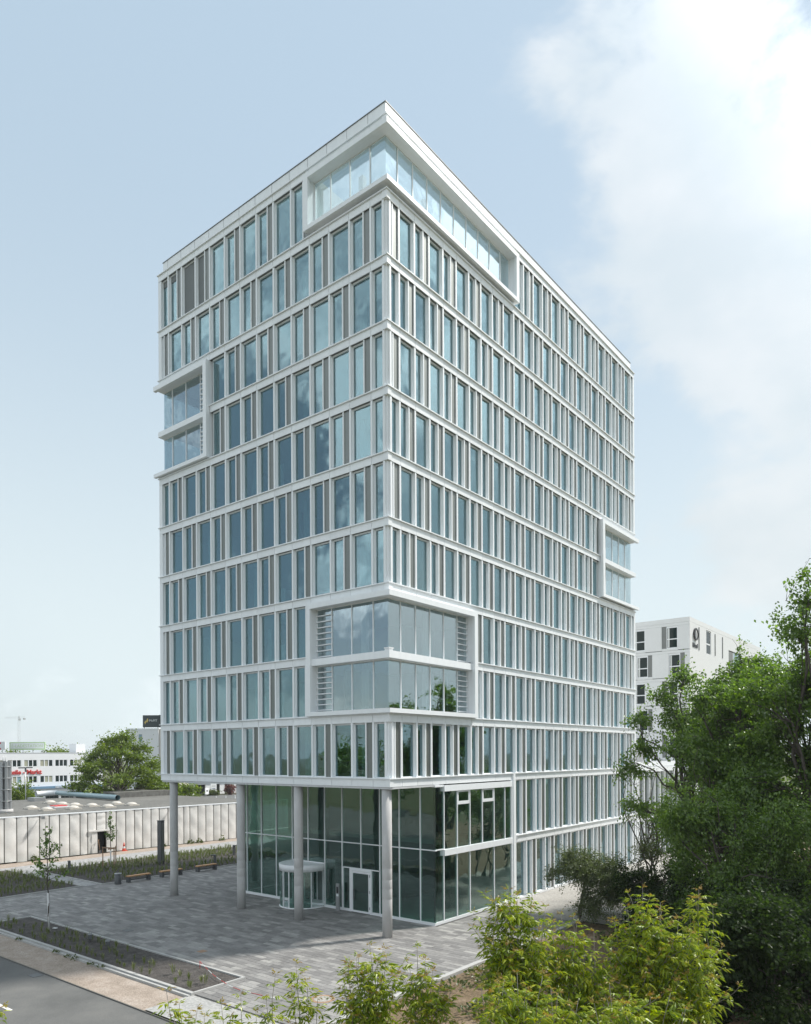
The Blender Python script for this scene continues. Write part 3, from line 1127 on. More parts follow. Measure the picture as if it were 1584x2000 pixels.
boxes('terrace_wall', [(-6.2, -6.05, .7, 9.0, lev(9) - .05, 44.0)], M['intwall'], tower)
boxes('terrace_wall', [(-6.04, -.7, 13.5, 13.62, lev(9) - .05, 44.0)], M['intwall'], tower)
boxes('terrace_wall', [(-3.0, -2.88, 6.0, 13.49, lev(9) - .05, 42.6)], M['intwall'], tower)
boxes('terrace_ring_beam', [(-6.04, -.70, .70, 1.0, 43.7, 44.03), (-1.0, -.70, 1.01, 13.49, 43.7, 44.03)], M['white2'], tower)
for q in range(5):
    boxes('railing', [(-5.6 + q * 1.1 - .02, -5.6 + q * 1.1 + .02, 1.6, 1.64, lev(9) - .05, lev(9) + 1.1)], M['metal'], tower)
boxes('railing', [(-5.7, -1.1, 1.59, 1.65, lev(9) + 1.1, lev(9) + 1.15)], M['metal'], tower)
boxes('parapet', [(-21.05, -.30, .30, .42, 44.10, 44.98), (-.42, -.30, .42, 34.5, 44.10, 44.98), (-21.05, -20.93, .42, 34.5, 44.10, 44.98), (-20.93, -.42, 34.38, 34.5, 44.1, 44.98)], M['white'], tower)
boxes('parapet_cap', [(-21.08, -.27, .27, .46, 44.98, 45.03), (-.46, -.27, .46, 34.5, 44.98, 45.03)], M['darkmetal'], tower)
for i in range(1, 14):
    boxes('parapet_joint', [(-1.575 * i - .008, -1.575 * i + .008, .292, .30, 44.12, 44.97)], M['seam'], tower)
boxes('soffit', [(-21.2, -.1, .12, 4.6, 8.02, 8.13), (-21.2, -17.5, 4.6, 34, 8.02, 8.13)], M['soffit'], tower)
# concrete columns
colm = lathe_mesh('column', [(.275, 0), (.275, 2.05), (.267, 2.07), (.275, 2.09), (.276, 2.6), (.268, 2.62), (.274, 2.64), (.275, 3.1), (.266, 3.12), (.275, 3.14), (.274, 3.7), (.269, 3.72), (.275, 3.74), (.275, 8.02)], M['concrete'], 40)
for x in (-.62, -7.55, -12.92, -20.32):
    obj('column', colm, tower, (x, .45, 0))


# lobby
def lobby():
    y, zt, tz = 4.1, 7.98, 4.33
    Lm = [.0, 1.12, 2.70, 4.24, 5.79, 7.40, 8.95, 10.50, 12.02, 13.64, 15.20, 16.76, 17.25]
    door = (4.24, 7.31)
    rev = (9.0, 12.0)
    for a, c in zip(Lm[:-1], Lm[1:]):
        for z0, z1 in ((.16, tz - .03), (tz + .03, zt)):
            zz0 = z0
            if z0 < 1 and a > 4.0 and c < 7.5:
                zz0 = 2.78
            if z0 < 1 and a > 8.9 and c < 12.1:
                zz0 = 2.85
            boxes('glass_pane', [(-c + .03, -a - .03, y, y + .03, zz0, z1)], M['glass_lobby'], tower)
    Rm = [4.1, 5.04, 6.40, 7.78, 9.18, 10.58, 11.92, 12.72]
    Rlow = [4.1, 5.0, 6.37, 7.76, 10.56, 12.72]
    x = -.12
    for a, c in zip(Rm[:-1], Rm[1:]):
        opened = abs(a - 6.40) < .01 or abs(a - 9.18) < .01
        if opened:
            boxes('glass_pane', [(x - .03, x, a + .03, c - .03, 4.34, 6.86)], M['glass_lobby'], tower)
            w = boxes('top_hung_window', [(x - .02, x + .03, a + .03, a + .15, 6.86, 7.72), (x - .02, x + .03, c - .15, c - .03, 6.86, 7.72),
                                          (x - .02, x + .03, a + .15, c - .15, 6.86, 7.06), (x - .02, x + .03, a + .15, c - .15, 7.60, 7.72)], M['white2'], tower)
            boxes('glass', [(x - .01, x + .01, a + .15, c - .15, 7.06, 7.60)], M['glass_lobby'], w)
        else:
            boxes('glass_pane', [(x - .03, x, a + .03, c - .03, 4.34, 7.71)], M['glass_lobby'], tower)
    for a, c in zip(Rlow[:-1], Rlow[1:]):
        boxes('glass_pane', [(x - .03, x, a + .03, c - .03, .16, 3.94)], M['glass_lobby'], tower)
    for s in Lm[1:]:
        segs = [(.12, zt)]
        if 4.3 < s < 7.3:
            segs = [(2.78, zt)]
        if 9.1 < s < 11.9:
            segs = [(2.85, zt)]
        for z0, z1 in segs:
            boxes('mullion', [(-s - .03, -s + .03, y - .05, y + .10, z0, z1)], M['white2'], tower)
    for s in Rm[1:]:
        boxes('mullion', [(x - .10, x + .05, s - .03, s + .03, 4.30, 7.71)], M['white2'], tower)
    for s in Rlow[1:]:
        boxes('mullion', [(x - .10, x + .05, s - .03, s + .03, .12, 3.95)], M['white2'], tower)
    boxes('transom', [(-17.25, -.0, y - .045, y + .09, tz - .03, tz + .03)], M['white2'], tower)
    boxes('transom', [(x - .09, x + .045, y + .1, 4.97, tz - .03, tz + .03)], M['white2'], tower)
    for xa, xb in ((-17.25, -12.03), (-8.98, -7.34), (-4.22, x + .055)):
        boxes('base_rail', [(xa, xb, y - .06, y + .1, -.01, .16)], M['white2'], tower)
    boxes('base_rail', [(x - .1, x + .055, y + .1, 12.74, -.01, .16)], M['white2'], tower)
    boxes('spandrel_beam', [(x - .2, .035, 4.93, 12.73, 3.94, 4.30)], M['white'], tower)
    boxes('spandrel_beam', [(x - .2, .02, 4.95, 12.73, 7.71, 8.06)], M['white'], tower)
    boxes('spandrel_beam', [(x - .2, -.03, 4.1, 4.94, 7.98, 8.10)], M['white'], tower)
    boxes('corner_mullion', [(x - .04, x - .001, y + .001, y + .04, .16, zt)], M['black'], tower)
    boxes('jamb_panel', [(x - .3, x + .0, 12.735, 12.78, 0, 8.0)], M['white'], tower)
    # end glazing and interior
    for z0, z1 in ((.16, tz - .03), (tz + .03, zt)):
        boxes('glass_pane', [(-17.28, -17.25, y + .1, 8.8, z0, z1)], M['glass_lobby'], tower)
    boxes('lobby_floor', [(-17.2, -.2, y + .1, 12.7, -.05, .02)], M['slab'], tower)
    boxes('lobby_wall', [(-17.2, -.2, 12.8, 13.0, .02, 8.0)], M['slab'], tower)
    boxes('lobby_wall', [(-17.3, -17.1, 9, 12.8, .02, 8.0)], M['core'], tower)
    boxes('gallery_slab', [(-17.1, -.45, 8.6, 12.7, 4.0, 4.3)], M['slab'], tower)
    for px in (-2.4, -7.8, -13.2):
        boxes('interior_column', [(px - .2, px + .2, 8.2, 8.6, .02, 7.99)], M['core'], tower)
    boxes('reception_desk', [(-10.5, -6.5, 9.5, 10.2, .02, 1.1)], M['intwall'], tower)
    # entrance door with side lights
    d = boxes('entrance_door', [(-6.74, -6.62, y - .07, y + .06, 0, 2.72), (-5.02, -4.90, y - .07, y + .06, 0, 2.72), (-6.62, -5.02, y - .07, y + .06, 2.60, 2.72),
                                (-6.60, -6.48, y - .06, y + .04, .02, 2.58), (-5.16, -5.04, y - .06, y + .04, .02, 2.58),
                                (-6.48, -5.16, y - .06, y + .04, 2.46, 2.58), (-6.48, -5.16, y - .06, y + .04, .02, .13)], M['white2'], tower)
    boxes('glass', [(-6.48, -5.16, y - .02, y + .01, .13, 2.46)], M['glass_lobby'], d)
    boxes('handle', [(-6.36, -6.30, y - .14, y - .09, .75, 1.45), (-6.36, -6.30, y - .09, y - .06, .80, .84), (-6.36, -6.30, y - .09, y - .06, 1.36, 1.40)], M['darkmetal'], d)
    for hz in (.3, 1.3, 2.3):
        boxes('hinge', [(-5.06, -5.00, y - .10, y - .075, hz, hz + .16)], M['metal'], d)
    boxes('transom', [(-7.34, -4.22, y - .05, y + .06, 2.72, 2.78)], M['white2'], tower)
    boxes('side_light', [(-7.31, -6.76, y, y + .03, .16, 2.72)], M['glass_lobby'], tower)
    boxes('side_light', [(-4.88, -4.26, y, y + .03, .16, 2.72)], M['glass_lobby'], tower)
    boxes('mullion', [(-7.36, -7.30, y - .05, y + .1, .0, 2.72)], M['white2'], tower)
    boxes('base_rail', [(-7.30, -6.75, y - .05, y + .06, .0, .16)], M['white2'], tower)
    boxes('base_rail', [(-4.89, -4.25, y - .05, y + .06, 0, .16)], M['white2'], tower)
    # revolving door: drum roof, curved glass, crossed leaves
    cx, cy, r = -10.62, y - .35, 1.55
    rd = obj('revolving_door', lathe_mesh('revolving_door', [(r + .04, 0), (r + .06, .42), (r, .44)], M['white2'], 48), tower, (cx, cy, 2.36))
    obj('floor_ring', lathe_mesh('floor_ring', [(r + .04, -.02), (r + .04, .05), (r - .02, .06)], M['white2'], 48), rd, (0, 0, -2.36))
    for a0, a1 in ((R(-150), R(-100)), (R(-80), R(-25)), (R(30), R(80)), (R(100), R(150))):
        n = 8
        V, Fq = [], []
        for i in range(n + 1):
            a = a0 + (a1 - a0) * i / n
            for rr in (r - .02, r):
                for z in (-2.30, 0):
                    V.append((rr * math.cos(a), rr * math.sin(a), z))
        for i in range(n):
            b0 = 4 * i
            Fq += [(b0, b0 + 4, b0 + 5, b0 + 1), (b0 + 2, b0 + 3, b0 + 7, b0 + 6)]
        obj('curved_glass', mesh_np('curved_glass', V, Fq, [M['glass_lobby']]), rd)
        for a in (a0, a1):
            o = boxes('door_post', [(-.03, .03, -.03, .03, -2.32, 0)], M['white2'], rd, (r * math.cos(a), r * math.sin(a), 0), a)
    for q in range(4):
        o = boxes('door_leaf', [(.05, r - .08, -.02, .02, -2.32, -2.20), (.05, r - .08, -.02, .02, -.10, 0), (r - .14, r - .08, -.02, .02, -2.2, -.1), (.05, .11, -.02, .02, -2.2, -.1)], M['white2'], rd, (0, 0, 0), R(20 + 90 * q))
    boxes('transom', [(-12.06, -8.96, y - .05, y + .1, 2.80, 2.86)], M['white2'], tower)
    boxes('back_fill', [(-12.0, -9.0, y + 1.3, y + 1.32, 0, 2.8)], M['core'], tower)


lobby()
t = empty('intercom_post', (-7.45, 3.72, 0), 0, 'slim steel intercom post with a black screen beside the glass entrance door', 'intercom')
boxes('post', [(-.14, .14, -.05, .05, -.02, 1.72)], M['metal'], t)
boxes('screen', [(-.08, .08, -.062, -.05, 1.12, 1.52)], M['black'], t)
boxes('speaker_panel', [(-.09, .09, -.06, -.05, .92, 1.06)], M['white2'], t)

# ------------------------------------------------------------------ low wing behind the tower
wing = empty('low_wing', (0, 35, 0), 0, 'low white wing with tall fins joining the far end of the tower', 'building')
F = FACES['R']


def wing_boxes(name, bl, mat, kids=()):
    o = boxes(name, [(a, b, c - 35, d - 35, e, f) for a, b, c, d, e, f in [F.box(*q) for q in bl]], mat, wing)
    return o


WB = [35.2 + 1.367 * i for i in range(11)]
wing_boxes('wall', [(34.9, 49.5, -9, -.36, 0, 8.1)], M['core'])
wing_boxes('parapet', [(34.86, 49.6, -.32, -.20, 8.62, 9.08)], M['white'])
wing_boxes('roof', [(34.9, 49.5, -9, -.33, 8.3, 8.75)], M['soffit'])
wing_boxes('cornice', [(34.86, 49.6, -.34, -.12, 8.12, 8.58)], M['white'])
wing_boxes('cornice', [(34.86, 49.6, -.34, -.12, 3.60, 4.05)], M['white'])
wing_boxes('end_post', [(34.82, 35.16, -.3, -.06, 0, 8.12)], M['white'])
for i, s in enumerate(WB):
    for z0, z1 in ((.1, 3.6), (4.05, 8.12)):
        wing_boxes('fin', [(s + .3, s + .45, -.36, -.13, z0, z1)], M['white'])
        wing_boxes('window', [(s + .5, s + 1.2, -.34, -.31, z0, z1)], M['darkglass'] if i % 2 else M['vent'])
t = empty('roof_unit', (-1.9, 40.6, 8.75), 0, 'concrete grey plant box on the low wing roof beside the tower', 'roof plant')
boxes('casing', [(-1.3, .6, -.5, .5, 0, 1.72)], M['concrete'], t)
boxes('cabinet', [(.62, .95, -.4, .3, 0, 1.75)], M['white'], t)
boxes('grille', [(.70, .88, -.415, -.40, .3, .9)], M['bluewin'], t)

# ------------------------------------------------------------------ hotel
HX, HY, HT = .33, 48.75, 24.16
hotel = empty('hotel_building', (HX, HY, 0), 0, 'white panel hotel block with grey shutter panels and a dark round emblem near its corner', 'hotel')


def hb(name, bl, mat, parent=None):
    return boxes(name, bl, mat, parent or hotel)


hb('wall', [(-24, -.25, .25, 30, 0, 23.66)], M['core'])
hb('parapet', [(-24, 0, 0, .3, 23.68, 24.16), (-.3, 0, .301, 30, 23.68, 24.16)], M['hotel'])
ZT = [23.36, 20.45, 17.54, 14.63, 11.72, 8.81]
# left face: panels between bands, windows with shutters
for r, zt in enumerate(ZT):
    zb = zt - 2.34
    hb('band', [(-24, .0, .0, .2, zt + .012, zt + .30)], M['hotel']) if r else hb('band', [(-24, 0, 0, .2, zt + .012, 23.665)], M['hotel'])
    if r % 2 == 0:
        wins = [(-2.44, -1.27, 'l'), (-6.0, -4.77, 'l'), (-10.2, -9.0, 'l')]
    else:
        wins = [(-2.2, -1.02, 'r'), (-5.66, -4.48, 'r'), (-9.6, -8.4, 'r')]
    edges = []
    x = 0.0
    for (a, b, sd) in wins:
        sa, sb = (a - .5, a) if sd == 'l' else (b, b + .48)
        hb('shutter', [(sa, sb, .06, .16, zb, zt)], M['shutter'])
        fr = hb('window', [(a, a + .07, .06, .16, zb, zt), (b - .07, b, .06, .16, zb, zt), (a + .07, b - .07, .06, .16, zt - .18, zt), (a + .07, b - .07, .06, .16, zb, zb + .07), (a + .07, b - .07, .06, .16, zb + .92, zb + 1.02)], M['white2'])
        hb('pane', [(a + .07, b - .07, .10, .13, zb + .07, zb + .92)], M['darkglass'], fr)
        hb('pane', [(a + .07, b - .07, .10, .13, zb + 1.02, zt - .18)], M['darkglass'], fr)
        hb('curtain', [(a + .12, a + .30, .085, .099, zb + .1, zt - .2)], M['intwall'], fr)
        lo, hi = min(a, sa), max(b, sb)
        hb('facade_panel', [(hi + .01, x - .01 if x else 0, .0, .2, zb - .2, zt)], M['hotel'])
        x = lo
        hb('facade_panel', [(lo, hi, .0, .2, zb - .25, zb - .008)], M['hotel'])
    hb('facade_panel', [(-24, x - .01, .0, .2, zb - .2, zt)], M['hotel'])
# right face
hb('facade_panel', [(-.2, 0, .21, 5.7, 0, 23.66), (-.2, 0, 7.45, 14.5, 0, 23.66), (-.2, 0, 5.7, 7.45, 0, 20.9), (-.2, 0, 5.7, 7.45, 23.48, 23.66), (-.2, 0, 20.3, 30, 0, 23.66), (-.2, 0, 14.5, 20.3, 0, 19.6), (-.2, 0, 14.5, 20.3, 22.2, 23.66)], M['hotel'])
fr = hb('window', [(-.16, -.06, 5.72, 5.85, 20.95, 23.46), (-.16, -.06, 7.3, 7.43, 20.95, 23.46), (-.16, -.06, 5.85, 7.3, 21.9, 22.05), (-.16, -.06, 5.85, 7.3, 23.36, 23.46)], M['white2'])
hb('pane', [(-.13, -.10, 5.85, 7.3, 20.95, 23.36)], M['darkglass'], fr)
for s in (3.05, 8.95, 11.9):
    hb('shutter', [(.0, .06, s - .09, s + .09, 20.95, 23.42)], M['shutter'])
hb('shutter', [(-.12, -.05, 14.6, 16.5, 19.7, 22.1)], M['shutter'])
fr = hb('window', [(-.12, -.04, 16.55, 16.7, 19.7, 22.1), (-.12, -.04, 19.9, 20.2, 19.7, 22.1)], M['white2'])
hb('pane', [(-.12, -.08, 16.7, 19.9, 19.7, 22.1)], M['bluewin'], fr)
# roundel: thick crescent plus thin ring, and the name below
e = bpy.data.objects.new('emblem', None)
e.location = (.05, 1.75, 22.5)
link(e, hotel)


def ring(name, r0f, r1, off, mat, parent, n=40, depth=.12):
    V, Fq = [], []
    for i in range(n):
        a = 2 * math.pi * i / n
        for rr, oo in ((r1, 0.0), (r0f, off)):
            for x in (0, depth):
                V.append((x, oo + rr * math.cos(a), rr * math.sin(a)))
    for i in range(n):
        b0, b1 = 4 * i, 4 * ((i + 1) % n)
        Fq += [(b0, b1, b1 + 1, b0 + 1), (b0 + 2, b0 + 3, b1 + 3, b1 + 2), (b0 + 1, b1 + 1, b1 + 3, b0 + 3), (b0, b0 + 2, b1 + 2, b1)]
    return obj(name, mesh_np(name, V, Fq, [mat]), parent)


ring('crescent', .50, .66, .14, M['black'], e)
ring('thin_ring', .49, .53, .0, M['shutter'], e, depth=.06).location = (.02, .17, 0)
o = obj('lettering', text_mesh('hotel_text', 'Roland', .60, M['black'], .03, .02), hotel, (.03, .85, 21.12))
o.rotation_euler = (R(90), 0, R(90))
t = empty('roof_vent_unit', (-5.0, 52.5, 23.7), 0, 'small flat topped vent unit on the hotel roof next to the tower', 'roof vent')
boxes('stand', [(-.6, .6, -.5, .5, 0, .75)], M['soffit'], t)
boxes('lid', [(-.95, .95, -.8, .8, .75, .9)], M['metal'], t)

# ------------------------------------------------------------------ tarpaulin hall on the left
hall = empty('tarpaulin_hall', (-46.5, 10, 0), 0, 'long flat roofed hall whose wall is covered with white tarpaulin sheets between dark battens', 'hall')
A0, A1 = Vector((-47.35, -16.0)), Vector((-45.25, 34.0))
dirw = (A1 - A0).normalized()
ang = math.atan2(dirw.y, dirw.x)
WT = 4.18


def tarp_mesh(w, h, seed):
    r = np.random.default_rng(seed)
    nx, nz = 5, 13
    u = np.linspace(0, 1, nx)
    v = np.linspace(0, 1, nz)
    U, Vv = np.meshgrid(u, v, indexing='ij')
    bulge = .05 * np.sin(np.pi * U) * (1 + .4 * r.normal(0, 1, U.shape))
    diag = .045 * np.sin((Vv * r.uniform(5, 9) + U * r.uniform(-3, 3)) * 2.2 + r.uniform(0, 6)) * np.sin(np.pi * U)
    Y = -(bulge + diag)
    Y[0] = Y[-1] = 0
    P = np.stack([U * w, Y, Vv * h], -1).reshape(-1, 3)
    i, j = np.meshgrid(np.arange(nx - 1), np.arange(nz - 1), indexing='ij')
    a = i * nz + j
    f = np.stack([a, a + nz, a + nz + 1, a + 1], -1).reshape(-1, 4)
    n0 = len(P)
    back = np.array([(0, .05, 0), (w, .05, 0), (w, .05, h), (0, .05, h)])
    m = mesh_np('tarpaulin', np.concatenate([P, back]), np.concatenate([f, [[n0, n0 + 3, n0 + 2, n0 + 1]]]), [M['tarp']])
    m.polygons.foreach_set('use_smooth', np.ones(len(m.polygons), dtype=bool))
    return m


tv = [tarp_mesh(1.0, 1.0, s) for s in range(7)]
hall_rz = ang
s = 0.0
Ltot = (A1 - A0).length
i = 0
while s < Ltot - .6:
    w = random.choice((.92, .98, 1.05, 1.1, .78 if random.random() < .3 else 1.0))
    p = A0 + dirw * s
    wy = p.y
    isdoor = 8.95 < wy + .5 * w < 9.95
    z0 = .02 if not (.2 < wy < 1.4) else -.05
    zz = 2.25 if isdoor else z0
    o = obj('tarpaulin', tv[i % 7], hall, (p.x + 46.5, p.y - 10, zz), hall_rz)
    o.scale = (w - .07, 1, WT - zz)
    o = boxes('batten', [(-.04, .02, -.015, .07, 0, WT - .03)], M['batten'], hall, (p.x + 46.5, p.y - 10, 0), hall_rz)
    if isdoor:
        q = p + dirw * .06
        boxes('door_opening', [(.0, w - .07, .45, .5, 0, 2.25)], M['black'], hall, (q.x + 46.5, q.y - 10, 0), hall_rz)
        boxes('door_leaf', [(-.62, -.05, -.10, -.05, .02, 2.15)], M['tarp'], hall, (q.x + 46.5, q.y - 10, 0), hall_rz)
        boxes('awning_roll', [(-1.0, w + .35, -.20, -.05, 2.2, 2.36)], M['tarp'], hall, (q.x + 46.5, q.y - 10, 0), hall_rz)
    s += w
    i += 1
o = boxes('coping', [(0, Ltot, -.06, .35, WT - .02, WT + .07)], M['white2'], hall, (A0.x + 46.5, A0.y - 10, 0), hall_rz)
boxes('roof', [(-31.5, -.45, -30, 24, 3.55, 3.98)], M['roofing'], hall)
boxes('side_wall', [(-31.4, -.9, 23.8, 24.0, 0, 3.5), (-31.5, -31.3, -30, 23.8, 0, 3.5)], M['render'], hall)
boxes('rear_block', [(-31, -24.5, 15, 24.2, 3.98, 4.75)], M['roofing'], hall)
dome_m = lathe_mesh('skylight_dome', [(.62, .14), (.58, .22), (.44, .33), (.24, .39), (.05, .41)], M['dome'], 16)
for x, y in ((-59.1, 8.2), (-55.3, 8.1), (-67.2, 14.2), (-63.0, 13.6), (-59.9, 13.6), (-55.1, 10.95), (-57.3, 14.3), (-54.1, 14.5), (-58.2, 17.9), (-55.0, 18.0)):
    c = boxes('skylight', [(-.66, .66, -.66, .66, 0, .14)], M['dome'], hall, (x + 46.5, y - 10, 3.985))
    o = obj('dome', dome_m, c)
boxes('skylight', [(-.9, .9, -.9, .9, 0, .12)], M['white2'], hall, (-59.8 + 46.5, 1.6, 3.985))
boxes('red_cover', [(-.7, .7, -.7, .7, 0, .1)], M['red'], hall, (-59.8 + 46.5, 1.6, 4.11))
boxes('roof_hatch', [(-1, 1, -.7, .7, 0, .45)], M['metal'], hall, (-74 + 46.5, 5.6, 3.985))
t = empty('roof_duct', (-75, 22, 4.25), 0, 'long pale round duct lying across the hall roof', 'duct')
tubes('duct', [([(-9.7, -1.5, .1), (-9.9, .9, .15), (-9.5, 1.5, .15)], [.38, .38, .36])], M['white2'], t, 12)
tubes('duct', [([(-9.5, 1.5, .15), (0, .6, .15), (10.2, -.1, .15)], [.36, .36, .36])], M['bluewin'], t, 12)
st = empty('steel_stack', (-55.9, 3.95, 3.98), 0, 'cluster of grey steel flue pipes standing on the hall roof', 'flue stack')
for a in range(7):
    an = 2 * math.pi * a / 7
    tubes('pipe', [([(.52 * math.cos(an), .52 * math.sin(an), 0.4), (.52 * math.cos(an), .52 * math.sin(an), 5.35 + .1 * (a % 2))], [.2, .2])], M['metal'], st, 12)
obj('base', lathe_mesh('stack_base', [(.85, 0), (.85, .38), (.7, .4)], M['concrete'], 24), st)
for z in (1.2, 2.4, 3.6, 4.8):
    obj('ring', lathe_mesh('stack_ring', [(.74, 0), (.75, .07), (.74, .08)], M['metal'], 24), st, (0, 0, z))
for dx in (-.25, .3):
    tubes('rod', [([(dx, 0, 5.3), (dx, 0, 6.0)], [.025, .025])], M['metal'], st, 6)
cone = empty('traffic_cone', (-45.75, 11.55, 0), 0, 'orange and white traffic cone standing in front of the tarpaulin wall', 'traffic cone')
boxes('base', [(-.26, .26, -.26, .26, -.01, .05)], M['red2'], cone)
obj('body', lathe_mesh('cone_body', [(.19, .05), (.155, .25)], M['red2'], 20), cone)
obj('white_band', lathe_mesh('cone_band', [(.156, .25), (.12, .45)], M['whiteprint'], 20), cone)
obj('top', lathe_mesh('cone_top', [(.121, .45), (.045, .85)], M['red2'], 20), cone)
sh = empty('shovel', (-46.0, 8.9, 0), 0, 'shovel leaning on the tarpaulin wall beside the dark doorway', 'shovel')
tubes('shaft', [([(.25, 0, .3), (-.05, 0, 1.35)], [.025, .025])], M['stake'], sh)
boxes('blade', [(.2, .32, -.12, .12, 0, .32)], M['darkmetal'], sh)
boxes('grip', [(-.08, -.02, -.09, .09, 1.33, 1.38)], M['stake'], sh)
fm = empty('flood_lamp', (-46.4, 3.25, 4.0), 0, 'small flood lamp atop the tarpaulin wall near the left picture edge', 'lamp', 'flood lamps on the tarpaulin wall')
boxes('bracket', [(0, .45, -.03, .03, .0, .05)], M['darkmetal'], fm)
boxes('lamp_head', [(.35, .65, -.14, .14, -.1, .16)], M['metal'], fm)
fm2 = fm.copy()
COL.objects.link(fm2)
fm2.location = (-45.85, 17.2, 4.0)
fm2['label'] = 'small flood lamp on the tarpaulin wall above the dark steel pylon'
for ch in list(fm.children):
    c = ch.copy()
    COL.objects.link(c)
    c.parent = fm2

# ------------------------------------------------------------------ far left: commercial building, signs, crane
shop = empty('commercial_building', (-130, 40, 0), 0, 'long white three storey commercial building with ribbon windows and red letters', 'building')


def sb(name, bl, mat, parent=None):
    return boxes(name, [(a, b, c - 40, d - 40, e, f) for a, b, c, d, e, f in bl], mat, parent or shop)


GR = []
y = 28.9
while y < 54:
    GR.append(y)
    y += 3.33
groups = [(a, a + 2.62) for a in (25.6, 28.95, 32.3, 35.85, 39.05, 42.3, 45.45, 48.6, 51.8)]
sb('wall', [(-12, -.26, 22, 56, 0, 10.5)], M['core'])
sb('wall_band', [(-.25, 0, 22, 56, 9.12, 10.55)], M['render'])
sb('wall_band', [(-.25, 0, 22, 56, 5.78, 7.78)], M['render'])
sb('wall_band', [(-.25, 0, 22, 56, 3.62, 4.45)], M['render'])
sb('canopy', [(0, .9, 38, 55.5, 3.15, 3.62)], M['blue'])
sb('wall_band', [(-.25, .5, 22, 56, 2.45, 3.14)], M['render'])
sb('roof', [(-12.2, .05, 21.9, 56.1, 10.56, 10.68)], M['soffit'])
wcount = 0
for zb, zt in ((7.79, 9.11), (4.46, 5.77)):
    prev = 22
    for (a, b) in groups:
        sb('wall_pier', [(-.25, -.003, prev, a, zb - .005, zt + .004)], M['render'])
        prev = b
        w = (b - a) / 3
        for q in range(3):
            y0, y1 = a + q * w + .05, a + (q + 1) * w - .12
            fr = sb('window', [(-.16, -.03, y1, y1 + .16, zb, zt), (-.16, -.03, y0 - .01, y1, zb, zb + .05)], M['white2'])
            wcount += 1
            mt = M['darkglass']
            if (a, q) in ((39.05, 0),) or (wcount % 7 in (2, 3)):
                mt = M['curtain']
            if zb < 5 and abs(a - 35.85) < .1 and q == 2:
                mt = M['bluewin']
            sb('pane', [(-.14, -.10, y0, y1, zb + .05, zt)], mt, fr)
    sb('wall_pier', [(-.25, -.003, prev, 56, zb - .005, zt + .004)], M['render'])
for a in np.arange(23, 55, 3.3):
    sb('shop_pier', [(-.2, .1, a, a + .45, 0, 2.45)], M['render'])
    for q in range(3):
        sb('shop_window', [(-.2, -.12, a + .55 + q * .95, a + 1.35 + q * .95, .6, 2.3)], M['darkglass'])
o = obj('lettering', text_mesh('shop_letters', 'Autoteile - Markt', 1.25, M['red'], .09, .035), shop, (.05, -6.4, 6.26))
o.rotation_euler = (R(90), 0, R(90))
o.scale = (9.0 / max(1e-3, o.dimensions.x), 1, 1)
o = obj('lettering', text_mesh('shop_fascia', 'MEISTERWERKSTATT', .42, M['whiteprint'], .02, .01), shop, (.92, 4.95, 3.24))
o.rotation_euler = (R(90), 0, R(90))
sb('fascia_panel', [(.9, .95, 48.7, 49.5, 3.17, 3.60)], M['magenta'])
sb('fascia_panel', [(.9, .95, 38.2, 39.6, 3.17, 3.60)], M['navy'])
# roof stair box
sb('roof_box', [(-6, -3, 51.5, 53.6, 10.69, 12.6)], M['render'])

gs = empty('green_billboard', (-144, 46, 10.6), math.atan2(4.65, 5.83), 'long rooftop board with a pale green border and faint white letters', 'billboard')
boxes('board', [(-4.0, 4.0, -.1, .1, .75, 2.5)], M['green'], gs)
boxes('inner_panel', [(-3.75, 3.75, -.13, -.1, 1.05, 2.25)], M['render'], gs)
o = obj('lettering', text_mesh('green_letters', 'E-LADESTATION', .95, M['green'], .01, .0, 'CENTER'), gs, (0, -.145, 1.32))
o.rotation_euler = (R(90), 0, 0)
for x in (-3.2, -1, 1.2, 3.3):
    boxes('strut', [(x - .05, x + .05, -.05, .05, -2.5, .75)], M['metal'], gs)
ws = empty('white_billboard', (-149.6, 41.6, 10.6), math.atan2(4.65, 5.83), 'white rooftop board with two red squares at the left edge', 'billboard')
boxes('board', [(-4.0, 2.1, -.1, .1, .75, 2.6)], M['render'], ws)
boxes('red_square', [(.55, 1.2, -.13, -.1, 2.1, 2.5)], M['red'], ws)
boxes('red_square', [(.55, 1.2, -.13, -.1, .8, 1.2)], M['red'], ws)
for x in (-3, 1.5):
    boxes('strut', [(x - .05, x + .05, -.05, .05, -2.5, .75)], M['metal'], ws)

# grey building with dark sign
pb = empty('pale_building', (-101.5, 48.4, 0), math.atan2(3.8, 4.8), 'plain pale building with one narrow window partly behind the spreading tree', 'building')
boxes('wall', [(-3.2, 2.9, 0, 12, 0, 14.85)], M['render'], pb)
boxes('parapet', [(-3.25, 2.95, -.05, 12.05, 14.85, 15.1)], M['white2'], pb)
boxes('side_wall', [(2.95, 5.2, .4, 12, 0, 15.0)], M['render_w'], pb)
fr = boxes('window', [(-.85, -.80, -.04, .0, 12.6, 14.0), (-.25, -.20, -.04, 0, 12.6, 14.0), (-.8, -.25, -.04, 0, 13.95, 14.0)], M['metal'], pb)
boxes('pane', [(-.8, -.25, -.03, -.005, 12.6, 13.95)], M['bluewin'], fr)
ds = empty('dark_sign', (-100.3, 49.4, 15.1), math.atan2(3.8, 4.8), 'dark sign box with a yellow emblem and white letters on the pale building', 'sign')
boxes('sign_box', [(-1.55, 1.5, -.25, .25, .2, 2.5)], M['sign'], ds)
boxes('sign_box', [(1.52, 3.2, -.1, .25, .2, 2.55)], M['sign'], ds)
boxes('strut', [(-1.4, -1.3, -.05, .05, -.1, .2), (1.2, 1.3, -.05, .05, -.1, .2)], M['darkmetal'], ds)
